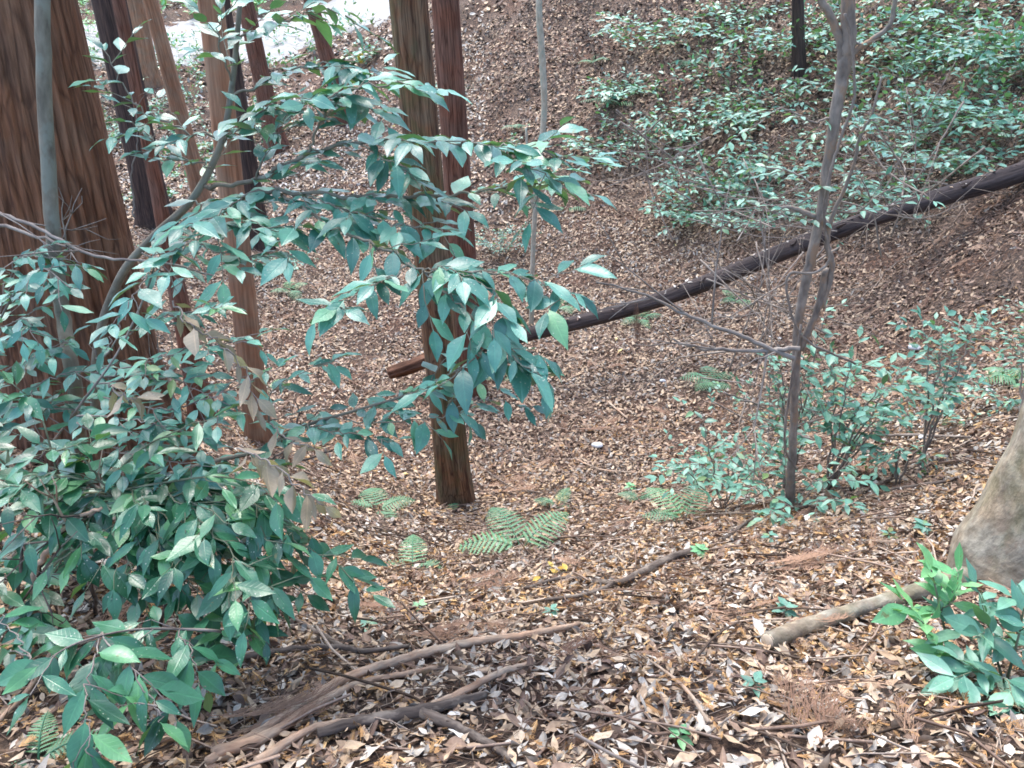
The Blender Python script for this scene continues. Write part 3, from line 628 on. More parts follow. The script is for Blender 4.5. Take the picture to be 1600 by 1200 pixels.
gstick('fallen_branch', 'short tan stick on the middle of the gully floor', [(950,632),(965,645),(980,658)], [.014,.014,.01], 'stick_pale')
gstick('fallen_branch', 'thin pale branch lying level on the gully floor', [(935,738),(980,742),(1040,745)], [.009,.009,.006], 'stick_pale', forks=[([(900,722),(930,735),(960,742)], [.006]*3)])
gstick('fallen_branch', 'thin reddish twig left of the crest branch', [(465,940),(500,960),(560,975),(640,970)], [.003,.004,.004,.003], 'stick_pale')
gstick('fallen_branch', 'thin arched twig above the long pale branch', [(620,955),(680,950),(720,938),(780,925),(860,925)], [.003]*5, 'twig')
gstick('fallen_branch', 'dark twig on the floor beside the olive barked cedar', [(760,740),(800,765),(850,775)], [.008,.008,.005], 'stick_dark')
gstick('fallen_branch', 'pale diagonal pole leaning in the bushes at the bottom left', [(5,1140),(50,1090),(95,1020),(150,965)], [.008,.009,.008,.006], 'stick_pale')
gstick('fallen_branch', 'dark stick at the foot of the forked tree', [(1130,850),(1180,815),(1235,800),(1300,800)], [.010,.012,.012,.008], 'stick_dark')
gstick('fallen_branch', 'dark branch lying high on the right bank among leaves', [(1120,95),(1200,80),(1290,70)], [.02,.025,.015], 'stick_dark')
gstick('fallen_branch', 'grey branch lying across the foot of the left slope', [(140,650),(60,600),(0,560)], [.012,.012,.010], 'twig')

UP = np.array([0, 0, 1.])
def bpath(pts, n=8, jit=.004):
    return smooth([at(*p) for p in pts], n, jit)
def leafy(name, label, cat, root, branches, tm, size, spacing, lm='leaf_dark', sm='twig', group=None, droop=.3, rnd=(0, .9), jit=.25):
    """branches: (points [px,py,t], r0, r1, n_twigs, twig_len, leaves_on_main, [opts])"""
    r = thing(name, label, cat, root, group); g = Geo(); lv = Leaves(tm)
    for br in branches:
        pts, r0, r1, nt_, tl, main = br[:6]; o = br[6] if len(br) > 6 else {}
        P = bpath(pts) if not isinstance(pts, np.ndarray) else pts
        tube(g, P, np.linspace(r0, r1, len(P)), 7 if r0 > .006 else 5)
        sz = o.get('size', size)
        if main is not None: spray(lv, P, sz, spacing, droop=o.get('droop', droop), start=main, rnd=rnd, jit=jit)
        if nt_: twigs(lv, g, P, None, nt_, tl, sz, spacing, o.get('droop', droop), o.get('start', .15), rnd=rnd, sag=o.get('sag', .15), jit=jit)
    g.build('stem', M[sm], r); g2 = Geo(); lv.flush(g2)
    if g2.n: g2.build('foliage', M[lm], r)
    return r

gr = 'evergreen saplings on the near slope'
b1 = gnd(150, 735)
leafy('evergreen_sapling', 'evergreen sapling whose long grey boughs reach across the central cedars', 'sapling', b1, [
    (np.vstack([smooth([b1, at(150,560,2.7), at(185,440,2.55), at(240,370,2.45), at(300,312,2.35), at(345,225,2.3), at(363,130,2.25), at(372,40,2.2), at(380,-60,2.15)], 8)]), .017, .006, 5, .30, None, {'start': .5}),
    ([(245,368,2.45),(310,345,2.35),(390,303,2.25),(520,305,2.15),(640,308,2.1),(740,300,2.1),(830,290,2.1),(900,282,2.15)], .008, .002, 12, .22, .35),
    ([(320,290,2.33),(400,280,2.2),(480,240,2.1),(560,222,2.05),(640,222,2.0),(740,228,1.98),(830,235,1.95),(880,250,1.95)], .007, .002, 12, .22, .2, {'size': .095}),
    ([(480,240,2.1),(500,190,2.0),(520,150,1.95),(600,130,1.95),(690,140,1.95)], .004, .0015, 4, .15, .1, {'size': .1}),
    ([(363,150,2.25),(430,120,2.2),(500,100,2.15),(560,110,2.1)], .004, .0015, 6, .17, .1),
    ([(350,215,2.3),(280,200,2.25),(210,160,2.2),(165,80,2.15)], .004, .0015, 6, .16, .1, {'size': .07}),
    ([(330,262,2.3),(270,240,2.2),(230,210,2.15),(200,190,2.1)], .003, .0015, 5, .15, .05, {'size': .075}),
    ([(390,303,2.25),(350,330,2.1),(300,380,2.0),(240,400,1.95)], .003, .0015, 5, .14, .05),
    ([(440,305,2.2),(510,350,2.0),(590,385,1.9),(660,425,1.85),(710,470,1.8),(770,530,1.78),(830,575,1.75)], .005, .0015, 7, .15, .25, {'droop': .3}),
    ([(640,410,1.87),(600,440,1.82),(540,470,1.8),(490,500,1.78)], .003, .001, 3, .1, .05),
    ([(660,425,1.85),(740,425,1.8),(810,430,1.8),(860,450,1.8),(900,458,1.8)], .003, .001, 4, .10, .05),
    ([(770,530,1.78),(740,560,1.75),(690,600,1.75),(640,615,1.78)], .002, .001, 1, .08, .05, {'droop': .3}),
    ([(740,590,1.8),(700,640,1.8),(760,625,1.78),(830,640,1.78)], .0015, .001, 0, .08, .02, {'droop': .6, 'size': .07}),
    ([(370,60,2.2),(430,40,2.15),(480,20,2.1),(530,15,2.1)], .003, .001, 4, .14, .05),
    ([(300,312,2.35),(330,330,2.2),(400,350,2.1),(470,360,2.0)], .003, .001, 6, .15, .05),
    ([(480,305,2.15),(540,330,2.05),(620,350,2.0),(700,360,1.95)], .003, .001, 6, .13, .05, {'droop': .3}),
    ([(250,365,2.45),(300,380,2.25),(360,400,2.15),(430,400,2.1)], .003, .001, 5, .14, .05, {'size': .075}),
    ([(400,280,2.2),(420,230,2.15),(440,190,2.1),(480,160,2.05)], .003, .001, 6, .15, .05),
    ([(345,225,2.3),(390,190,2.2),(440,160,2.15),(520,150,2.1),(590,170,2.1)], .003, .001, 7, .15, .05),
    ([(560,222,2.05),(600,250,2.0),(650,280,1.98)], .002, .001, 3, .1, .05, {'droop': .3}),
    ([(740,228,1.98),(800,250,1.95),(850,270,1.95),(880,285,1.95)], .002, .001, 5, .12, .05),
    ([(660,425,1.85),(700,420,1.78),(760,450,1.74),(800,500,1.72)], .002, .001, 4, .11, .05, {'droop': .3}),
    ([(770,530,1.78),(790,545,1.74),(820,575,1.7),(850,592,1.7)], .002, .001, 3, .08, .02, {'droop': .3}),
    ([(363,130,2.25),(340,60,2.15),(350,10,2.1)], .003, .001, 3, .12, .05, {'size': .075}),
], HERO, .098, .036, group=gr, sm='bark_grey', droop=.1, jit=.22)
b2 = gnd(185, 760)
leafy('evergreen_sapling', 'low evergreen sapling with a grey bough spreading over the gully from the left', 'sapling', b2, [
    (smooth([b2, at(250,745,2.5), at(330,722,2.35), at(400,705,2.25), at(470,668,2.15), at(560,640,2.1), at(640,615,2.1), at(720,575,2.1)], 8), .009, .002, 9, .15, .75, {'start': .45, 'droop': .3}),
    ([(470,668,2.15),(500,670,2.05),(560,680,1.98),(620,690,1.95)], .0025, .001, 4, .09, .03, {'droop': .3, 'sag': .4}),
    ([(440,690,2.2),(420,640,2.1),(450,590,2.05),(530,560,2.0)], .0025, .001, 3, .1, .06),
    ([(540,655,2.1),(620,660,2.0),(690,650,1.98),(740,640,1.98)], .002, .001, 3, .08, .03, {'droop': .3}),
], HERO, .078, .038, group=gr, sm='bark_grey', droop=.3, jit=.22)
b3 = gnd(120, 850)
def fan(cx, cy, t, ends, dt=-.15):
    return [([(cx, cy, t), ((cx+ex)/2, (cy+ey)/2 - 25, t + dt*.5), (ex, ey, t + dt)], .0035, .0012, nt_, .13, .05) for ex, ey, nt_ in ends]
leafy('evergreen_bush', 'dense glossy evergreen bush filling the lower left corner of the slope', 'bush', b3, [
    (smooth([b3, at(100,820,2.0), at(120,775,1.95), at(170,770,1.9), at(250,755,1.85), at(340,745,1.8), at(420,760,1.78)], 8), .006, .0015, 9, .17, .25),
    (smooth([b3, at(140,800,2.0), at(190,730,1.9), at(240,690,1.85), at(275,680,1.8)], 8), .005, .0015, 5, .14, .2),
    *fan(180, 775, 1.9, [(60,700,5),(20,760,5),(30,830,5),(110,880,4),(200,900,5),(290,930,6),(380,900,6),(440,850,6),(400,960,5),(330,1000,4),(480,930,4),(230,960,3),(300,860,6),(360,820,6)]),
    ([(250,755,1.85),(330,830,1.75),(400,900,1.7),(440,950,1.7)], .0025, .001, 7, .13, .05),
    (smooth([b3, at(60,840,2.0), at(10,880,1.9), at(-40,900,1.8)], 8), .004, .0015, 5, .14, .3), (smooth([b3, at(70,900,2.0), at(40,960,1.9), at(20,1010,1.8)], 8), .004, .0015, 5, .13, .3),
    (smooth([b3, at(40,760,2.1), at(-20,700,2.0), at(-60,690,1.9)], 8), .004, .0015, 5, .14, .3), (smooth([b3, at(90,740,2.1), at(60,640,2.1), at(20,600,2.05)], 8), .004, .0015, 6, .14, .3),
    ([(300,760,1.9),(400,790,1.8),(470,850,1.78),(560,905,1.8)], .0025, .001, 6, .12, .05),
], HERO, .088, .038, lm='leaf_green', sm='twig_green', droop=.3, jit=.28)
b4 = gnd(330, 1000)
leafy('evergreen_bush', 'loose evergreen sprays with large shiny leaves over the bottom left corner', 'bush', b4, [
    (smooth([b4, at(350,988,1.75), at(280,983,1.65), at(200,985,1.58), at(120,1005,1.5), at(60,1040,1.45)], 8), .004, .0015, 5, .12, .1),
    ([(160,988,1.55),(200,1040,1.48),(240,1095,1.45),(250,1130,1.42)], .002, .001, 2, .09, .02),
    ([(160,988,1.55),(140,1050,1.45),(135,1120,1.38),(140,1185,1.33)], .002, .001, 2, .09, .02),
    ([(60,1040,1.45),(30,1000,1.5),(0,960,1.55)], .002, .001, 2, .09, .02),
    ([(280,983,1.65),(300,1030,1.6),(320,1080,1.58)], .002, .001, 1, .08, .02),
    ([(350,988,1.75),(390,1000,1.75),(340,1035,1.7)], .002, .001, 2, .08, .02, {'size': .06}),
], HERO, .088, .040, sm='twig', droop=.35, lm='leaf_green')
b5 = gnd(60, 720)
leafy('evergreen_sapling', 'small leafy sapling with pale green tips hanging before the huge cedar foot', 'sapling', b5, [
    (smooth([b5, at(120,640,2.1), at(190,540,2.0), at(240,420,1.95), at(222,395,1.9)], 8), .004, .002, 0, .1, None),
    ([(235,425,1.95),(215,450,1.85),(190,500,1.8),(165,545,1.76)], .002, .001, 2, .07, .01, {'size': .085}),
    ([(160,590,2.0),(240,560,1.95),(320,540,1.9),(400,530,1.9)], .0025, .001, 6, .12, .02, {'size': .06}),
    ([(150,600,2.05),(220,590,2.0),(290,600,1.95),(350,640,1.9)], .0025, .001, 7, .13, .02, {'size': .07}),
    ([(150,560,2.05),(220,510,2.0),(290,490,1.95),(350,480,1.9)], .0025, .001, 6, .12, .02, {'size': .07}),
    ([(120,660,2.0),(180,700,1.95),(260,720,1.9),(330,730,1.85)], .0025, .001, 7, .13, .02, {'size': .08}),
    ([(160,620,2.05),(240,640,1.95),(330,620,1.9),(400,590,1.9)], .0025, .001, 6, .12, .02, {'size': .06}),
    ([(120,650,2.05),(180,650,1.95),(260,670,1.9),(330,690,1.9)], .0025, .001, 6, .12, .02, {'size': .065}),
], HERO, .085, .036, group=gr, rnd=(.1, .97), sm='twig', droop=.1, jit=.2)
b6 = at(-40, 760, 2.4); b6[2] = hgt(b6[0], b6[1])
leafy('evergreen_bush', 'dim evergreen bush at the left edge beside the huge cedar', 'bush', b6, [
    (smooth([b6, at(-30,600,2.3), at(10,480,2.2), at(60,420,2.1), at(110,450,2.05)], 8), .005, .002, 7, .16, .4),
    (smooth([b6, at(-10,620,2.3), at(50,560,2.2), at(100,540,2.1)], 8), .004, .002, 6, .15, .3),
    (smooth([b6, at(0,660,2.3), at(60,640,2.2), at(130,640,2.15)], 8), .004, .002, 6, .15, .3),
    ([(-30,600,2.3),(0,520,2.15),(40,500,2.1),(60,540,2.05)], .002, .001, 5, .12, .02),
    ([(-20,560,2.3),(20,420,2.15),(60,400,2.1),(100,410,2.1)], .002, .001, 6, .13, .02), ([(-10,640,2.3),(60,600,2.15),(130,580,2.1),(200,600,2.1)], .002, .001, 6, .13, .02),
], HERO, .07, .036, sm='twig')
for k_, (pts, lb) in enumerate([
    ([(270,470,1.9),(300,510,1.85),(350,540,1.85),(395,600,1.85),(400,640,1.85)], 'withered spray of dry beige leaves hanging over the tan cedar'),
    ([(370,700,1.75),(420,720,1.7),(460,755,1.68),(505,790,1.66)], 'withered spray of dry beige leaves curling above the green bush'),
    ([(170,600,1.85),(190,615,1.83),(215,625,1.82)], 'pair of withered brown leaves on a twig before the huge cedar foot'),
    ([(420,660,1.9),(455,690,1.88),(490,700,1.86)], 'short withered spray of folded leaves below the straight tan cedar')]):
    r = leafy('withered_spray', lb, 'dead leaves', at(*pts[0]), [(pts, .0025, .0012, 0, 0, .0)], DRY, .075, .026, lm='dead_leaf', droop=.9, group='withered leaf sprays on the near bushes', jit=.6)

# bare twigs on the near left
def bare(name, label, pts_list, rad, mk='twig', cat='twig', group=None, nt_=3, tl=.25):
    root = pts_list[0][0]; r = thing(name, label, cat, root, group); g = Geo()
    for P in pts_list:
        P = smooth(P, 8, .002); tube(g, P, np.linspace(rad, rad * .35, len(P)), 6)
        for i in range(nt_):
            k = rng.integers(2, len(P) - 2); T = nrm(P[k+1] - P[k]); D = nrm(T + rng.normal(0, .7, 3)); L = tl * (.4 + rng.random()); tt = np.linspace(0, 1, 6)[:, None]
            Q = P[k] + D * L * tt + rng.normal(0, .02, 3) * tt ** 2 + rng.normal(0, .006, (6, 3)) * tt; tube(g, Q, np.linspace(rad * .45, rad * .15, 6), 4)
            for _ in range(2):
                k2 = rng.integers(2, 5); D2 = nrm(D + rng.normal(0, .6, 3)); tube(g, np.array([Q[k2], Q[k2] + D2 * L * .3, Q[k2] + D2 * L * .5 + rng.normal(0, .01, 3)]), np.array([rad * .25, rad * .2, rad * .12]), 4)
    g.build('stem', M[mk], r); return r
A = at
bare('bare_branch', 'bare grey branch crossing the huge cedar from the left edge', [[A(-30,320,2.2), A(60,358,2.15), A(150,400,2.1), A(260,410,2.05), A(330,430,2.0)], [A(-30,345,2.25), A(70,372,2.2), A(120,395,2.1)]], .006, cat='branch', nt_=4, tl=.2)
bare('bare_branch', 'fan of bare upright twigs at the foot of the huge cedar', [[gnd(200,800), A(220,700,2.2), A(240,600,2.15), A(250,520,2.1)], [gnd(210,800), A(250,700,2.15), A(300,600,2.1), A(330,560,2.1)], [gnd(190,790), A(180,650,2.2), A(160,560,2.2)],
     [gnd(170,790), A(130,700,2.2), A(60,640,2.2)], [gnd(170,790), A(230,720,2.1), A(270,640,2.1), A(265,500,2.1)]], .0035, cat='branch', nt_=3, tl=.15)
bare('bare_branch', 'tangle of dark bare stems deep inside the lower left bush', [[gnd(60,1000), A(60,900,1.9), A(90,840,1.85), A(150,800,1.8)], [gnd(150,960), A(140,900,1.95), A(100,760,1.9)], [gnd(250,980), A(260,900,2.0), A(200,800,2.0)], [gnd(60,1010), A(30,930,1.9), A(40,800,1.9)]], .007, 'stick_dark', cat='branch', nt_=4, tl=.25)
bare('bare_branch', 'thick tan bent stem in the lower left bush', [[A(55,985,1.95), A(55,900,1.9), A(75,860,1.85), A(110,815,1.8), A(160,795,1.78)]], .010, 'stick_pale', cat='branch', nt_=1, tl=.15)
bare('bare_branch', 'upright bare twig beside the dark trunk near the bright road', [[A(210,340,2.3), A(205,280,2.3), A(215,220,2.3), A(212,160,2.3)]], .003, cat='branch', nt_=1, tl=.1)
bare('bare_branch', 'thin bare twigs poking over the gully left of the olive barked cedar', [[A(400,730,2.6), A(450,700,2.5), A(500,640,2.4)], [A(410,735,2.6), A(470,720,2.5), A(530,700,2.4)], [A(420,760,2.7), A(465,660,2.6), A(460,620,2.6)]], .005, 'stick_dark', cat='branch', nt_=3, tl=.2)
# grey tangle about the forked tree
for k_, (cx, cy, nb, sp, lb) in enumerate([(1195, 470, 14, .75, 'tangle of pale bare twigs left of the forked tree above the log'), (1190, 640, 10, .6, 'loose bare twigs at the left of the forked tree foot'),
        (1180, 330, 16, 1.1, 'grey dead twig tangle on the bank above the log'), (1390, 280, 12, .7, 'dark bare twigs rising right of the forked tree'), (1010, 250, 12, .9, 'dead straw coloured twig heap on the bank')]):
    c0 = vtop(cx, cy, gnd(1238, 792) + [0, .5 + (1.6 if k_ in (2, 4) else 0) + .3 * (k_ == 3), 0])
    pl = []
    for _ in range(nb):
        d = rng.normal(0, 1, 3) * [1, .5, .6]; d = nrm(d); a_ = c0 + rng.normal(0, .12, 3) - d * sp * .5; e_ = c0 + d * sp * .6 + rng.normal(0, .1, 3); pl.append([a_, (a_ + e_) / 2 + rng.normal(0, .06, 3), e_])
    bare('twig_tangle', lb, pl, .005, cat='twigs', group='tangles of bare twigs on the right', nt_=3, tl=.4)
bare('bare_branch', 'long bare branch reaching left from the forked tree over the log', [[vb(1240,560), vb(1170,530), vb(1080,495), vb(1010,462), vb(930,440)], [vb(1250,545), vb(1180,548), vb(1100,545), vb(1050,530)]], .008, cat='branch', nt_=4, tl=.35)

# ------------------------------------------------------------------ shrubs on the right
def shrub(name, label, base, h, spread, nst, size, tm=MID, lm='leaf_mid', group=None, spacing=.05, tl=.25, ntw=5, lean=(0, 0), rnd=(0, .96), cat='shrub', droop=.2, jit=.3, sm='twig'):
    base = np.array(base, float); brs = []
    for i in range(nst):
        a = 6.283 * (i + rng.random()) / nst; e = base + [math.cos(a) * spread * (.4 + .7 * rng.random()) + lean[0], math.sin(a) * spread * .8 * (.4 + .7 * rng.random()) + lean[1], h * (.6 + .5 * rng.random())]
        e[2] = max(e[2], float(hgt(e[0], e[1])) + .1)
        mid = (base + e) / 2 + rng.normal(0, .05, 3) * spread + [0, 0, .12 * h]; P = smooth([base - [0, 0, .02], mid, e], 8, .006)
        brs.append((P, .004 * (.5 + h), .002, ntw, tl, .3 * h, {'start': .25}))
    return leafy(name, label, cat, base, brs, tm, size, spacing, lm=lm, group=group, droop=droop, rnd=rnd, jit=jit, sm=sm)
gs = 'shrubs around the forked tree'
bb = gnd(1238, 792)
for lb, p, dy, h, spd, nst, sz in [
    ('leafy shrub low around the forked tree foot', (1230, 800), 0, .35, .45, 8, .055),
    ('small leaved shrub left of the forked tree foot', (1130, 800), .3, .55, .40, 7, .05),
    ('airy shrub at the left end of the forked tree undergrowth', (1090, 760), .4, .3, .3, 6, .045)]:
    q = gnd(*p); shrub('shrub', lb, q, h, spd, nst, sz * 1.4, group=gs, ntw=3, tl=.24, spacing=.06)
def hung(label, root_px, ends, size, dep=0.0, nt_=5, tl=.22, name='shrub', group=gs, lm='leaf_mid', rad=.007, spacing=.05, gbase=None):
    base = gnd(*root_px); brs = []
    for (x, y, dd) in ends:
        e = vtop(x, y, base + [0, dd, 0]); mid = (base + e) / 2 + [0, 0, .15]; P = smooth([base, mid, e], 8, .006); brs.append((P, rad, .002, nt_ + 4, tl * 1.25, .35, {'start': .4}))
    return leafy(name, label, 'shrub', base, brs, MID, size, spacing, lm=lm, group=group, droop=.22, rnd=(0, .93), jit=.3)
hung('broad leafy shrub spreading right of the forked tree below the log', (1290, 770), [(1330,560,0),(1380,600,0),(1400,640,.1),(1340,640,0),(1300,560,.2),(1430,560,.2),(1360,700,0),(1470,590,.3)], .092, nt_=3, spacing=.08)
hung('leafy shoot standing alone right of the broad shrub', (1440, 720), [(1470,510,.2),(1500,500,.3),(1440,500,.3),(1530,500,.3),(1480,600,0)], .068, nt_=3, tl=.16)
hung('shrub shoots climbing the forked tree between log and foot', (1225, 770), [(1215,560,.1),(1260,560,.1),(1290,480,.2),(1210,650,-.1),(1280,640,0)], .06, nt_=3, tl=.16)
hung('shrub at the right edge above the buttressed trunk', (1595, 650), [(1600,480,.4),(1570,520,.4),(1620,560,.2),(1590,560,.3)], .05, nt_=4, tl=.2)
hung('sparse low shoots right of the rusty sprig pile', (1400, 760), [(1390,710,0),(1440,720,0),(1370,730,0)], .05, nt_=2, tl=.14)

# the leafy band on the bank: individual shrubs
gb = 'leafy shrubs covering the right bank'
bank = [((1000,60),.8,1.0,.085,'broad leaved shrub at the top edge above the bank, left of the others'), ((1060,200),.55,.9,.07,'shrub behind the straw coloured twig heap'), ((970,130),.3,.5,.075,'low spray of leaves left on the bank'),
        ((950,225),.35,.6,.07,'pale leaved shrub at the left end of the leafy band'), ((1120,270),.45,.8,.07,'shrub in the middle of the bank above the log'), ((1085,330),.4,.6,.075,'low shrub hanging towards the log, left of the forked tree'),
        ((1170,180),.6,.9,.075,'bushy shrub left of the forked tree top'), ((1230,260),.5,.8,.07,'shrub just left of the forked tree stem'), ((1240,70),.7,1.0,.085,'shrub near the top edge left of the forked tree fork'),
        ((1330,130),.6,.8,.08,'shrub behind the forked tree fork'), ((1400,220),.55,.9,.07,'bushy shrub right of the forked tree stem'), ((1420,90),.7,1.0,.08,'large shrub high on the bank right of the fork'),
        ((1500,170),.5,.8,.07,'shrub in the right part of the leafy band'), ((1480,40),.7,1.1,.085,'shrub at the top edge right of the fork'), ((1400,300),.35,.6,.065,'low shrub just above the log right of the forked tree'),
        ((1500,250),.4,.6,.065,'low shrub above the raised end of the log'), ((1580,200),.5,.7,.07,'shrub at the right edge above the log'), ((1570,90),.6,.9,.08,'shrub in the top right corner'),
        ((1130,30),.6,.8,.08,'shrub at the top edge over a dark hollow'), ((1300,330),.35,.6,.06,'small shrub behind the forked tree above the log'), ((1180,330),.3,.5,.07,'drooping shrub over the grey twig tangle')]
for (p, h, spd, sz, lb) in bank:
    q = gnd(p[0], p[1] + 25); shrub('shrub', lb, q, h * .85, spd * 1.4, 9, sz * 1.8, tm=LOW if p[1] < 300 else MID, group=gb, ntw=5, tl=.48, spacing=.10, droop=.12)
# undergrowth: countless leafy shoots between the shrubs
def inside(P, poly):
    x, y = P[:, 0], P[:, 1]; r_ = np.zeros(len(P), bool); j_ = len(poly) - 1
    for i_ in range(len(poly)):
        (x1, y1), (x2, y2) = poly[i_][:2], poly[j_][:2]; r_ ^= ((y1 > y) != (y2 > y)) & (x < (x2 - x1) * (y - y1) / (y2 - y1 + 1e-9) + x1); j_ = i_
    return r_
def undergrowth(name, label, poly_px, n, hts, size, lm, thr=.35, nl=7, sm='twig', fern=0):
    poly = [gnd(*p) for p in poly_px]; lo = np.min(poly, 0); hi = np.max(poly, 0); P = rng.random((n * 6, 2)) * (hi - lo)[:2] + lo[:2]; P = P[inside(P, poly)]
    P = P[vnoise(P[:, 0] * 1.3 + 3, P[:, 1] * 1.3 + 9) + .25 * rng.random(len(P)) > thr + .12][:n]; lv = Leaves(LOW); g = Geo()
    for x, y in P:
        h = hts[0] + (hts[1] - hts[0]) * rng.random(); b_ = np.array([x, y, float(hgt(x, y))]); e = b_ + [rng.normal(0, .35) * h, rng.normal(-.2, .35) * h, h]; m_ = (b_ + e) / 2 + rng.normal(0, .04, 3)
        Q = smooth([b_, m_, e], 4); tube(g, Q, np.linspace(.004, .0015, len(Q)), 3, cap=False); spray(lv, Q[len(Q) // 3:], size, h * .66 / nl, droop=.1, jit=.35, rnd=(0, .97))
    r = thing(name, label, 'undergrowth', poly[0]); r['kind'] = 'stuff'; g.build('stem', M[sm], r); g2 = Geo(); lv.flush(g2); g2.build('foliage', M[lm], r)
undergrowth('undergrowth', 'pale green leafy undergrowth filling the bank between the shrubs above the log', [(930,190),(1060,140),(1200,-20),(1640,-20),(1640,230),(1450,270),(1250,340),(1050,345),(930,270)], 430, (.15, .8), .125, 'leaf_mid', nl=4, thr=.56)
undergrowth('undergrowth', 'thin low undergrowth around the forked tree foot', [(1060,700),(1120,600),(1300,560),(1500,560),(1480,700),(1330,790),(1120,830)], 40, (.1, .3), .07, 'leaf_mid', thr=.42, nl=5)
undergrowth('undergrowth', 'green undergrowth between the far trunks and the road', [(90,210),(120,95),(300,110),(430,160),(420,260),(250,330),(150,330)], 260, (.1, .45), .12, 'leaf_mid', thr=.4, nl=5)
undergrowth('undergrowth', 'leafy fringe along the near edge of the bright road', [(95,80),(300,78),(430,60),(540,22),(590,40),(540,95),(430,120),(300,128),(100,120)], 150, (.15, .6), .17, 'leaf_mid', thr=.35, nl=5)
undergrowth('undergrowth', 'fresh green growth beyond the bright road', [(90,35),(100,5),(260,-30),(560,-60),(600,-20),(520,0)], 160, (.3, 1.0), .3, 'leaf_fresh', thr=.3, nl=5)
# left / centre distance
gd = 'low plants beyond the gully floor'
for (p, h, spd, sz, n_, lm, lb) in [((780,405),.55,.5,.055,10,'leaf_dark','dense dark bush at the bank foot right of the red brown cedar'), ((565,105),.5,.5,.2,6,'leaf_dark','big leaved plant high beside the central cedars'),
        ((150,165),.7,1.2,.11,7,'leaf_mid','dark leafy shrub between the huge cedar and the near black trunk'), ((170,225),.6,1.0,.1,7,'leaf_mid','shrub low right of the huge cedar trunk'), ((245,170),.4,.8,.09,6,'leaf_mid','small shrub behind the near black trunk'),
        ((140,60),.9,1.6,.14,8,'leaf_fresh','bright green bushes by the road left of the trunks'), ((430,215),.4,.9,.09,5,'leaf_mid','leafy sprigs behind the reddish trunk'), ((440,425),.25,.5,.07,5,'leaf_mid','low creeping plants left on the gully floor'),
        ((405,430),.2,.4,.06,5,'leaf_mid','small plants at the dark trunk foot'), ((800,245),.3,.5,.08,4,'leaf_mid','small plant behind the thin pale sapling'), ((690,175),.5,.5,.13,4,'leaf_mid','green sprout between the central pair'),
        ((300,60),.3,.9,.11,3,'leaf_fresh','weeds along the near road edge'), ((210,420),.3,.8,.08,6,'leaf_mid','ground plants between the huge cedar and the tan cedar'), ((1580,640),.1,.3,.05,4,'leaf_mid','weedy tuft at the top of the right slope')]:
    q = gnd(*p); shrub('low_plant', lb, q, h, spd, n_, sz, tm=LOW, lm=lm, group=gd, ntw=4, tl=.3, spacing=sz * .75, cat='plant')
q = gnd(565, 100); g = Geo(); lv = Leaves(MID)
for i in range(3): lv.add(q + [.02 * i, -.1, .3], np.array([.05 * i - .05, -.2, -1.]), np.array([0, -1., .3]), .28, .3 + .3 * i)
lv.flush(g); tag(g.build('yellow_leaves', M['leaf_yellow'], origin=q), 'drooping yellow leaves under the big leaved plant', 'leaves')

# seedlings in front on the right
sg = gnd(1490, 1050)
leafy('seedling', 'bright green seedling with broad leaves before the buttressed trunk', 'seedling', sg, [
    (smooth([sg, at(1475,980,2.05), at(1462,920,2.0), at(1455,890,1.98)], 8), .004, .002, 0, 0, .22, {'size': .105}),
    (smooth([sg, at(1460,1000,2.0), at(1440,970,1.95)], 8), .003, .0015, 2, .08, .05),
    ([(1470,960,2.05),(1490,935,2.0),(1500,900,2.0)], .002, .001, 1, .06, .02)], HERO, .10, .02, lm='leaf_fresh', sm='twig_green', droop=.15, jit=.45)
sg = gnd(1570, 1075)
leafy('seedling', 'darker leafy plant in the lower right corner against the trunk foot', 'seedling', sg, [
    (smooth([sg, at(1550,1000,2.0), at(1540,960,1.98)], 8), .004, .002, 4, .12, .08),
    (smooth([sg, at(1590,1000,1.95), at(1600,950,1.9)], 8), .004, .002, 4, .12, .08),
    (smooth([sg, at(1530,1050,1.9), at(1490,1060,1.85)], 8), .003, .001, 3, .1, .05, {'size': .1}),
    (smooth([sg, at(1570,1060,1.85), at(1600,1090,1.8)], 8), .003, .001, 3, .1, .05)], HERO, .10, .026, lm='leaf_mid', sm='twig_green', droop=.15, jit=.4)
for (p, n_, sz, lb, lm) in [((1438,835),6,.045,'tiny seedling on the slope left of the buttressed trunk','leaf_mid'), ((1092,872),6,.045,'tiny seedling at the thick end of the crest branch','leaf_fresh'), ((1225,965),5,.04,'dark little seedling behind the cut root','leaf_mid'),
        ((1385,845),4,.04,'pale little seedling below the right slope branch','leaf_mid'), ((1175,1082),4,.035,'small green sprout left of the long thin twig','leaf_mid'), ((985,768),5,.05,'fresh green sprout on the gully floor','leaf_fresh'),
        ((1330,745),5,.05,'low seedling under the broad leafy shrub','leaf_mid'), ((860,965),4,.035,'small green weed under the crest branch','leaf_mid'), ((655,955),4,.03,'tiny weed beside the thin arched twig','leaf_fresh'), ((1200,848),3,.04,'tiny sprout in front of the forked tree foot','leaf_mid'),
        ((1060,1160),4,.03,'tiny sprig of green near the bottom edge','leaf_fresh'), ((575,985),3,.03,'tiny weed above the dark crooked branch','leaf_mid')]:
    q = gnd(*p); r = thing('tiny_seedling', lb, 'seedling', q, 'tiny seedlings in the leaf litter'); g = Geo(); lv = Leaves(MID); top = q + [0, 0, sz * 1.2]
    tube(g, np.array([q, (q + top) / 2 + [.004, 0, 0], top]), .0015, 5)
    for i in range(n_ + 2):
        a = i * 2.4; lv.add(top - [0, 0, .008 * (i % 3)], [math.cos(a), math.sin(a), .15 - .2 * rng.random()], [0, 0, 1], sz * (.8 + .5 * rng.random()), rng.random(), 1.15)
    g.build('stem', M['twig_green'], r); g2 = Geo(); lv.flush(g2); g2.build('foliage', M[lm], r)
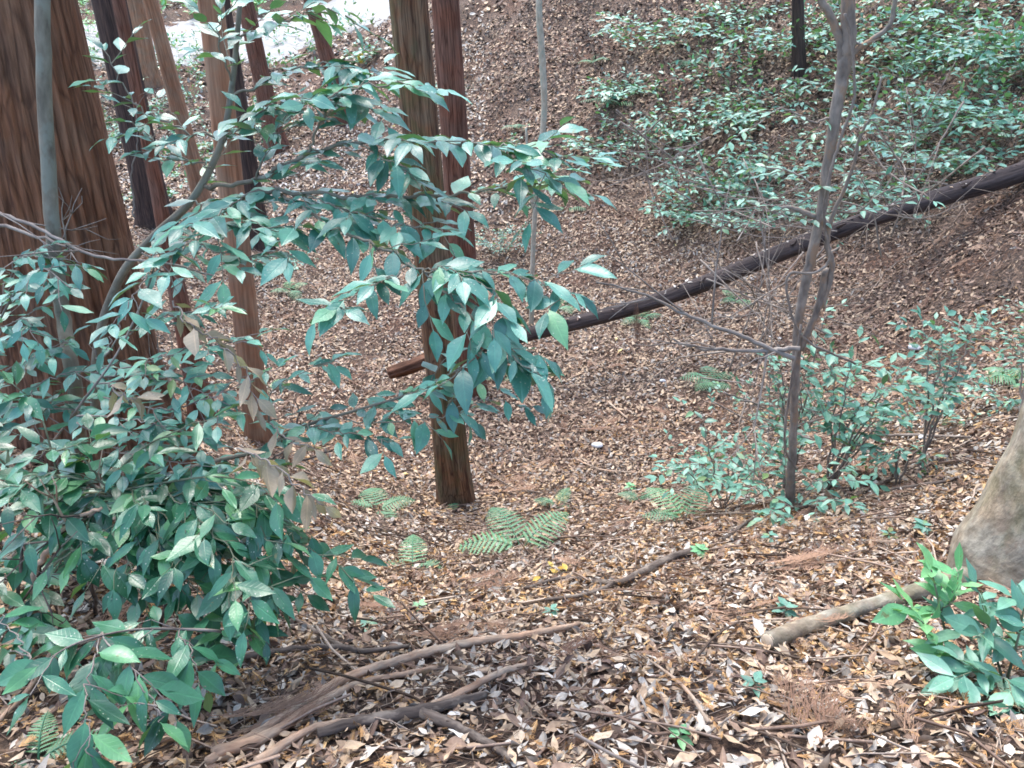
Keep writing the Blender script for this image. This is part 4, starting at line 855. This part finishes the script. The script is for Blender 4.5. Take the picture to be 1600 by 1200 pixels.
q = gnd(865, 905); r = thing('tiny_seedling', 'yellow green sprigs by the tip of the crest branch', 'seedling', q, 'tiny seedlings in the leaf litter'); g = Geo(); g2 = Geo(); lv = Leaves(MID)
for (x, y) in ((855,890),(858,902),(885,905),(832,922),(870,900)):
    e = gnd(x, y, .02); tube(g, np.array([q, (q + e) / 2 + [0, 0, .03], e + [0, 0, .03]]), .0015, 4); lv.add(e + [0, 0, .03], rng.normal(0, 1, 3) * [1, 1, .2], [0, 0, 1], .05, rng.random(), 1.1)
g.build('stem', M['twig_green'], r); lv.flush(g2); g2.build('foliage', M['leaf_yellow'], r)

# ------------------------------------------------------------------ ferns
def frond(g, gs_, base, D, L, arch=.5, npair=15, w=.26, roll=0.0):
    D = nrm(np.asarray(D, float)); H = nrm(np.array([D[0], D[1], 0])) if abs(D[2]) < .98 else np.array([1., 0, 0]); tt = np.linspace(0, 1, 14)
    P = base + (D * L * tt[:, None]) - UP * (arch * L * tt ** 2)[:, None]; tube(g, P, np.linspace(.003, .001, 14), 4, cap=False)
    S0 = nrm(np.cross(H, UP)); rnd = rng.random(); V = []; Q = []; Aa = []
    for i in range(npair):
        u = .14 + .84 * i / npair; p = np.array([np.interp(u, tt, P[:, c]) for c in range(3)]); p2 = np.array([np.interp(min(1, u + .04), tt, P[:, c]) for c in range(3)]); T = nrm(p2 - p + 1e-9)
        ln = L * w * math.sin(math.pi * min(1, (u * .82 + .2))) ** .8 * (1 - .2 * u)
        for s in (-1, 1):
            d = nrm(S0 * s * .95 + T * .38 + UP * (-.18 + .1 * rng.random())); nl = nrm(np.cross(d, UP)); m = 9; hw = L * .021 * (1 - .45 * u)
            for k in range(m):
                f0, f1 = k / m, (k + .8) / m; w0 = hw * (1 - f0 ** 2) + .001; w1 = w0 * .45; c0 = p + d * ln * f0 - UP * .15 * ln * f0 ** 2; c1 = p + d * ln * (f0 + 1 / m) - UP * .15 * ln * f1 ** 2
                for s2 in (-1, 1):
                    n0 = len(V); V += [c0, c0 + nl * s2 * w1 , c0 * .35 + c1 * .65 + nl * s2 * w0 * 1.25, c1]; Aa += [(.5, .5, rnd)] * 4; Q.append((n0, n0+1, n0+2, n0+3))
    g.add(np.array(V), np.array(Q), None, np.array(Aa))
gf = 'ferns growing on the gully floor and banks'
for (p, nf, L, lb, dirs) in [((590,800),6,.50,'feathery fern left of the olive barked cedar foot',None), ((645,890),4,.34,'small upright fern in front of the central cedars',None), ((815,860),7,.48,'largest green fern on the floor right of the central cedar foot',None),
        ((1070,815),7,.42,'fern at the left of the shrub around the forked tree',None), ((885,328),2,.55,'single pale fern frond on the bank above the log',None), ((960,165),5,.7,'fern on the upper bank below the top shrub',None), ((925,100),4,.6,'fern at the top of the bank near the pale sapling',None),
        ((1000,500),5,.45,'fern growing just under the log',None), ((880,480),4,.45,'fern behind the lower end of the log',None), ((1115,600),5,.5,'pale fern left of the bare twigs on the floor',None), ((1590,600),6,.42,'fern at the right edge above the trunk',None),
        ((785,590),3,.35,'small fern behind the red brown cedar foot',None), ((455,455),4,.45,'faint fern at the left side of the far floor',None), ((1150,470),4,.45,'fern under the log left of the forked tree',None), ((420,610),2,.35,'short fern frond right of the straight tan cedar',None),
        ((810,200),4,.6,'fern behind the pale sapling on the slope',None), ((725,140),3,.5,'fern right of the red brown cedar high up',None), ((700,800),1,.2,'tiny fern frond by the cedar foot',None), ((1080,100),4,.6,'fern at the top of the bank under the dark hollow',None),
        ((870,790),3,.26,'fern sprout behind the largest green fern',None), ((60,1190),4,.16,'little fern in the bottom left corner',None), ((1000,785),3,.28,'low fern between the largest fern and the forked tree',None), ((830,325),3,.4,'fern at the foot of the pale sapling bend',None)]:
    q = gnd(*p); r = thing('fern', lb, 'fern', q, gf); g = Geo(); gs_ = Geo(); a0 = rng.random() * 6.28
    nf = min(nf, 5); L *= .98
    for i in range(nf):
        a = a0 + 6.283 * i / nf + rng.normal(0, .2); frond(g, gs_, q, (math.cos(a), math.sin(a), .55 + .5 * rng.random()), L * (.75 + .4 * rng.random()), arch=.45 + .3 * rng.random(), npair=13 if q[1] < 6 else 12)
        g.build('frond', M['fern'], r); g = Geo()

# ------------------------------------------------------------------ fallen conifer sprays that stand out
BIGS = [strip_sprig(11, 40 + i, fan=.30, w=.006, sub=2, bend=.7 - .6 * i) for i in range(3)]
for (p, L, ang, lb) in [((1290,1180),.34,1.1,'large rusty conifer spray near the bottom edge on the right'), ((1380,1190),.26,1.5,'pinkish conifer spray beside the large rusty one'), ((330,1150),.26,.5,'rusty conifer spray under the lower left leaves'),
        ((1200,905),.30,-.1,'rusty conifer spray on the slope behind the cut root'), ((1370,760),.55,1.3,'rusty conifer spray heap under the broad leafy shrub'), ((100,1010),.30,.6,'brown conifer spray caught in the lower left bush'),
        ((640,1010),.24,.2,'brown conifer spray above the long pale branch'), ((720,930),.30,.9,'tan conifer spray near the thin arched twig'), ((890,680),.6,.2,'rusty conifer spray on the floor behind the pale stone'), ((1010,640),.7,-.2,'brown conifer spray on the middle floor'),
        ((760,770),.45,.4,'reddish conifer spray right of the olive barked cedar foot'), ((1180,230),.9,2.6,'dry conifer spray on the bank left of the forked tree'), ((530,960),.24,.2,'small brown conifer spray above the dark crooked branch'),
        ((1240,1000),.2,.3,'rusty conifer scrap against the cut root'), ((20,690),.35,.3,'orange brown conifer spray at the left edge')]:
    q = gnd(*p); Nn = hnormal(np.array([q[0]]), np.array([q[1]]))[0]; g = Geo(); P0 = []; Ms = []
    for k in range(3):
        a = ang + rng.normal(0, .25); D = np.array([math.cos(a), math.sin(a), 0]); D = nrm(D - Nn * D.dot(Nn)); N2 = nrm(Nn + rng.normal(0, .15, 3)); Yv = nrm(np.cross(N2, D)); S = L * (.7 + .4 * rng.random())
        P0.append(q + Nn * (.03 + .012 * k) + Yv * rng.normal(0, .03)); Ms.append(np.stack([D * S, Yv * S, N2 * S], -1))
    instance(g, BIGS, np.array(P0), np.array(Ms), .3 + .5 * rng.random(3))
    tag(g.build('conifer_spray', M['sprig'], origin=q), lb, 'dead foliage', 'fallen conifer sprays in the litter')
i_ = int(np.argmin(abs(np.array([(p - CAM)[0] / ((p - CAM)[1] * c_ - (p - CAM)[2] * s_) for p in P_log]) - (985 - 800) / F))); q = P_log[i_] + [0, -.14, .12]; g = Geo()
instance(g, BIGS, np.array([q, q + [.02, -.01, 0]]), np.array([np.stack([np.array([.1, -.05, -1.]) * .42, np.array([1., 0, .1]) * .3, np.array([0, -1., 0]) * .3], -1)] * 2), np.array([.2, .4]))
tag(g.build('conifer_spray', M['sprig'], origin=q), 'rusty conifer spray draped down the front of the dark log', 'dead foliage', 'fallen conifer sprays in the litter')
# pale stones and standout leaves
for (p, s, lb) in [((933,700),.055,'pale oval stone on the gully floor'), ((1195,1012),.02,'white stone at the cut root end'), ((1428,548),.06,'pale blue grey stone on the right bank foot'), ((1545,615),.035,'white stone near the right edge on the slope'),
                   ((1440,688),.03,'small white stone beside the grey stick'), ((1035,598),.035,'cream stone on the far floor')]:
    q = gnd(*p); g = Geo(); th = np.linspace(0, math.pi, 9); ph = np.arange(14) / 14 * 6.283; T2, P2_ = np.meshgrid(th, ph, indexing='ij')
    rr = 1 + .1 * np.sin(3 * P2_ + s * 90) * np.sin(T2) + .07 * np.sin(5 * T2 + P2_); V = np.stack([rr * np.sin(T2) * np.cos(P2_) * s, rr * np.sin(T2) * np.sin(P2_) * s * .7, rr * np.cos(T2) * s * .4], -1) + q + [0, 0, s * .35 + .015]
    i, j = np.meshgrid(np.arange(8), np.arange(14), indexing='ij'); a = i * 14; jj = (j + 1) % 14
    g.add(V, np.stack([a + j, a + 14 + j, a + 14 + jj, a + jj], -1).reshape(-1, 4)); tag(g.build('pale_stone', M['stone'], origin=q), lb, 'stone')
def biglf(p, size, rnd, lb, mk='litter', name='fallen_leaf', wid=1.2):
    q = gnd(*p, .03); lv = Leaves(DRY); Nn = hnormal(np.array([q[0]]), np.array([q[1]]))[0]; lv.add(q, rng.normal(0, 1, 3) * [1, .6, .1], Nn + rng.normal(0, .1, 3), size, rnd, wid); g = Geo(); lv.flush(g)
    tag(g.build(name, M[mk], origin=q), lb, 'leaf', 'large single leaves on the litter')
for (p, s, rn, lb) in [((1135,955),.07,.95,'pale grey leaf on the near slope right of the crest branch'), ((760,1075),.06,.9,'pale leaf under the long pale branch'), ((730,1170),.05,.95,'whitish leaf at the bottom beside the rotting branch'), ((925,1175),.08,.72,'grey green leaf near the bottom edge'),
        ((1190,1010),.07,.95,'white curled leaf left of the cut root'), ((905,550),.11,.97,'cream leaf on the far floor under the log'), ((935,545),.12,.97,'second cream leaf right of the first under the log'), ((965,555),.09,.99,'yellow leaf on the far floor'), ((640,745),.09,.99,'yellow leaf left of the olive barked cedar'),
        ((850,970),.07,.9,'pale green grey leaf under the crest branch tip'), ((1150,1130),.07,.93,'broad pale leaf near the bottom right')]:
    biglf(p, s, rn, lb)
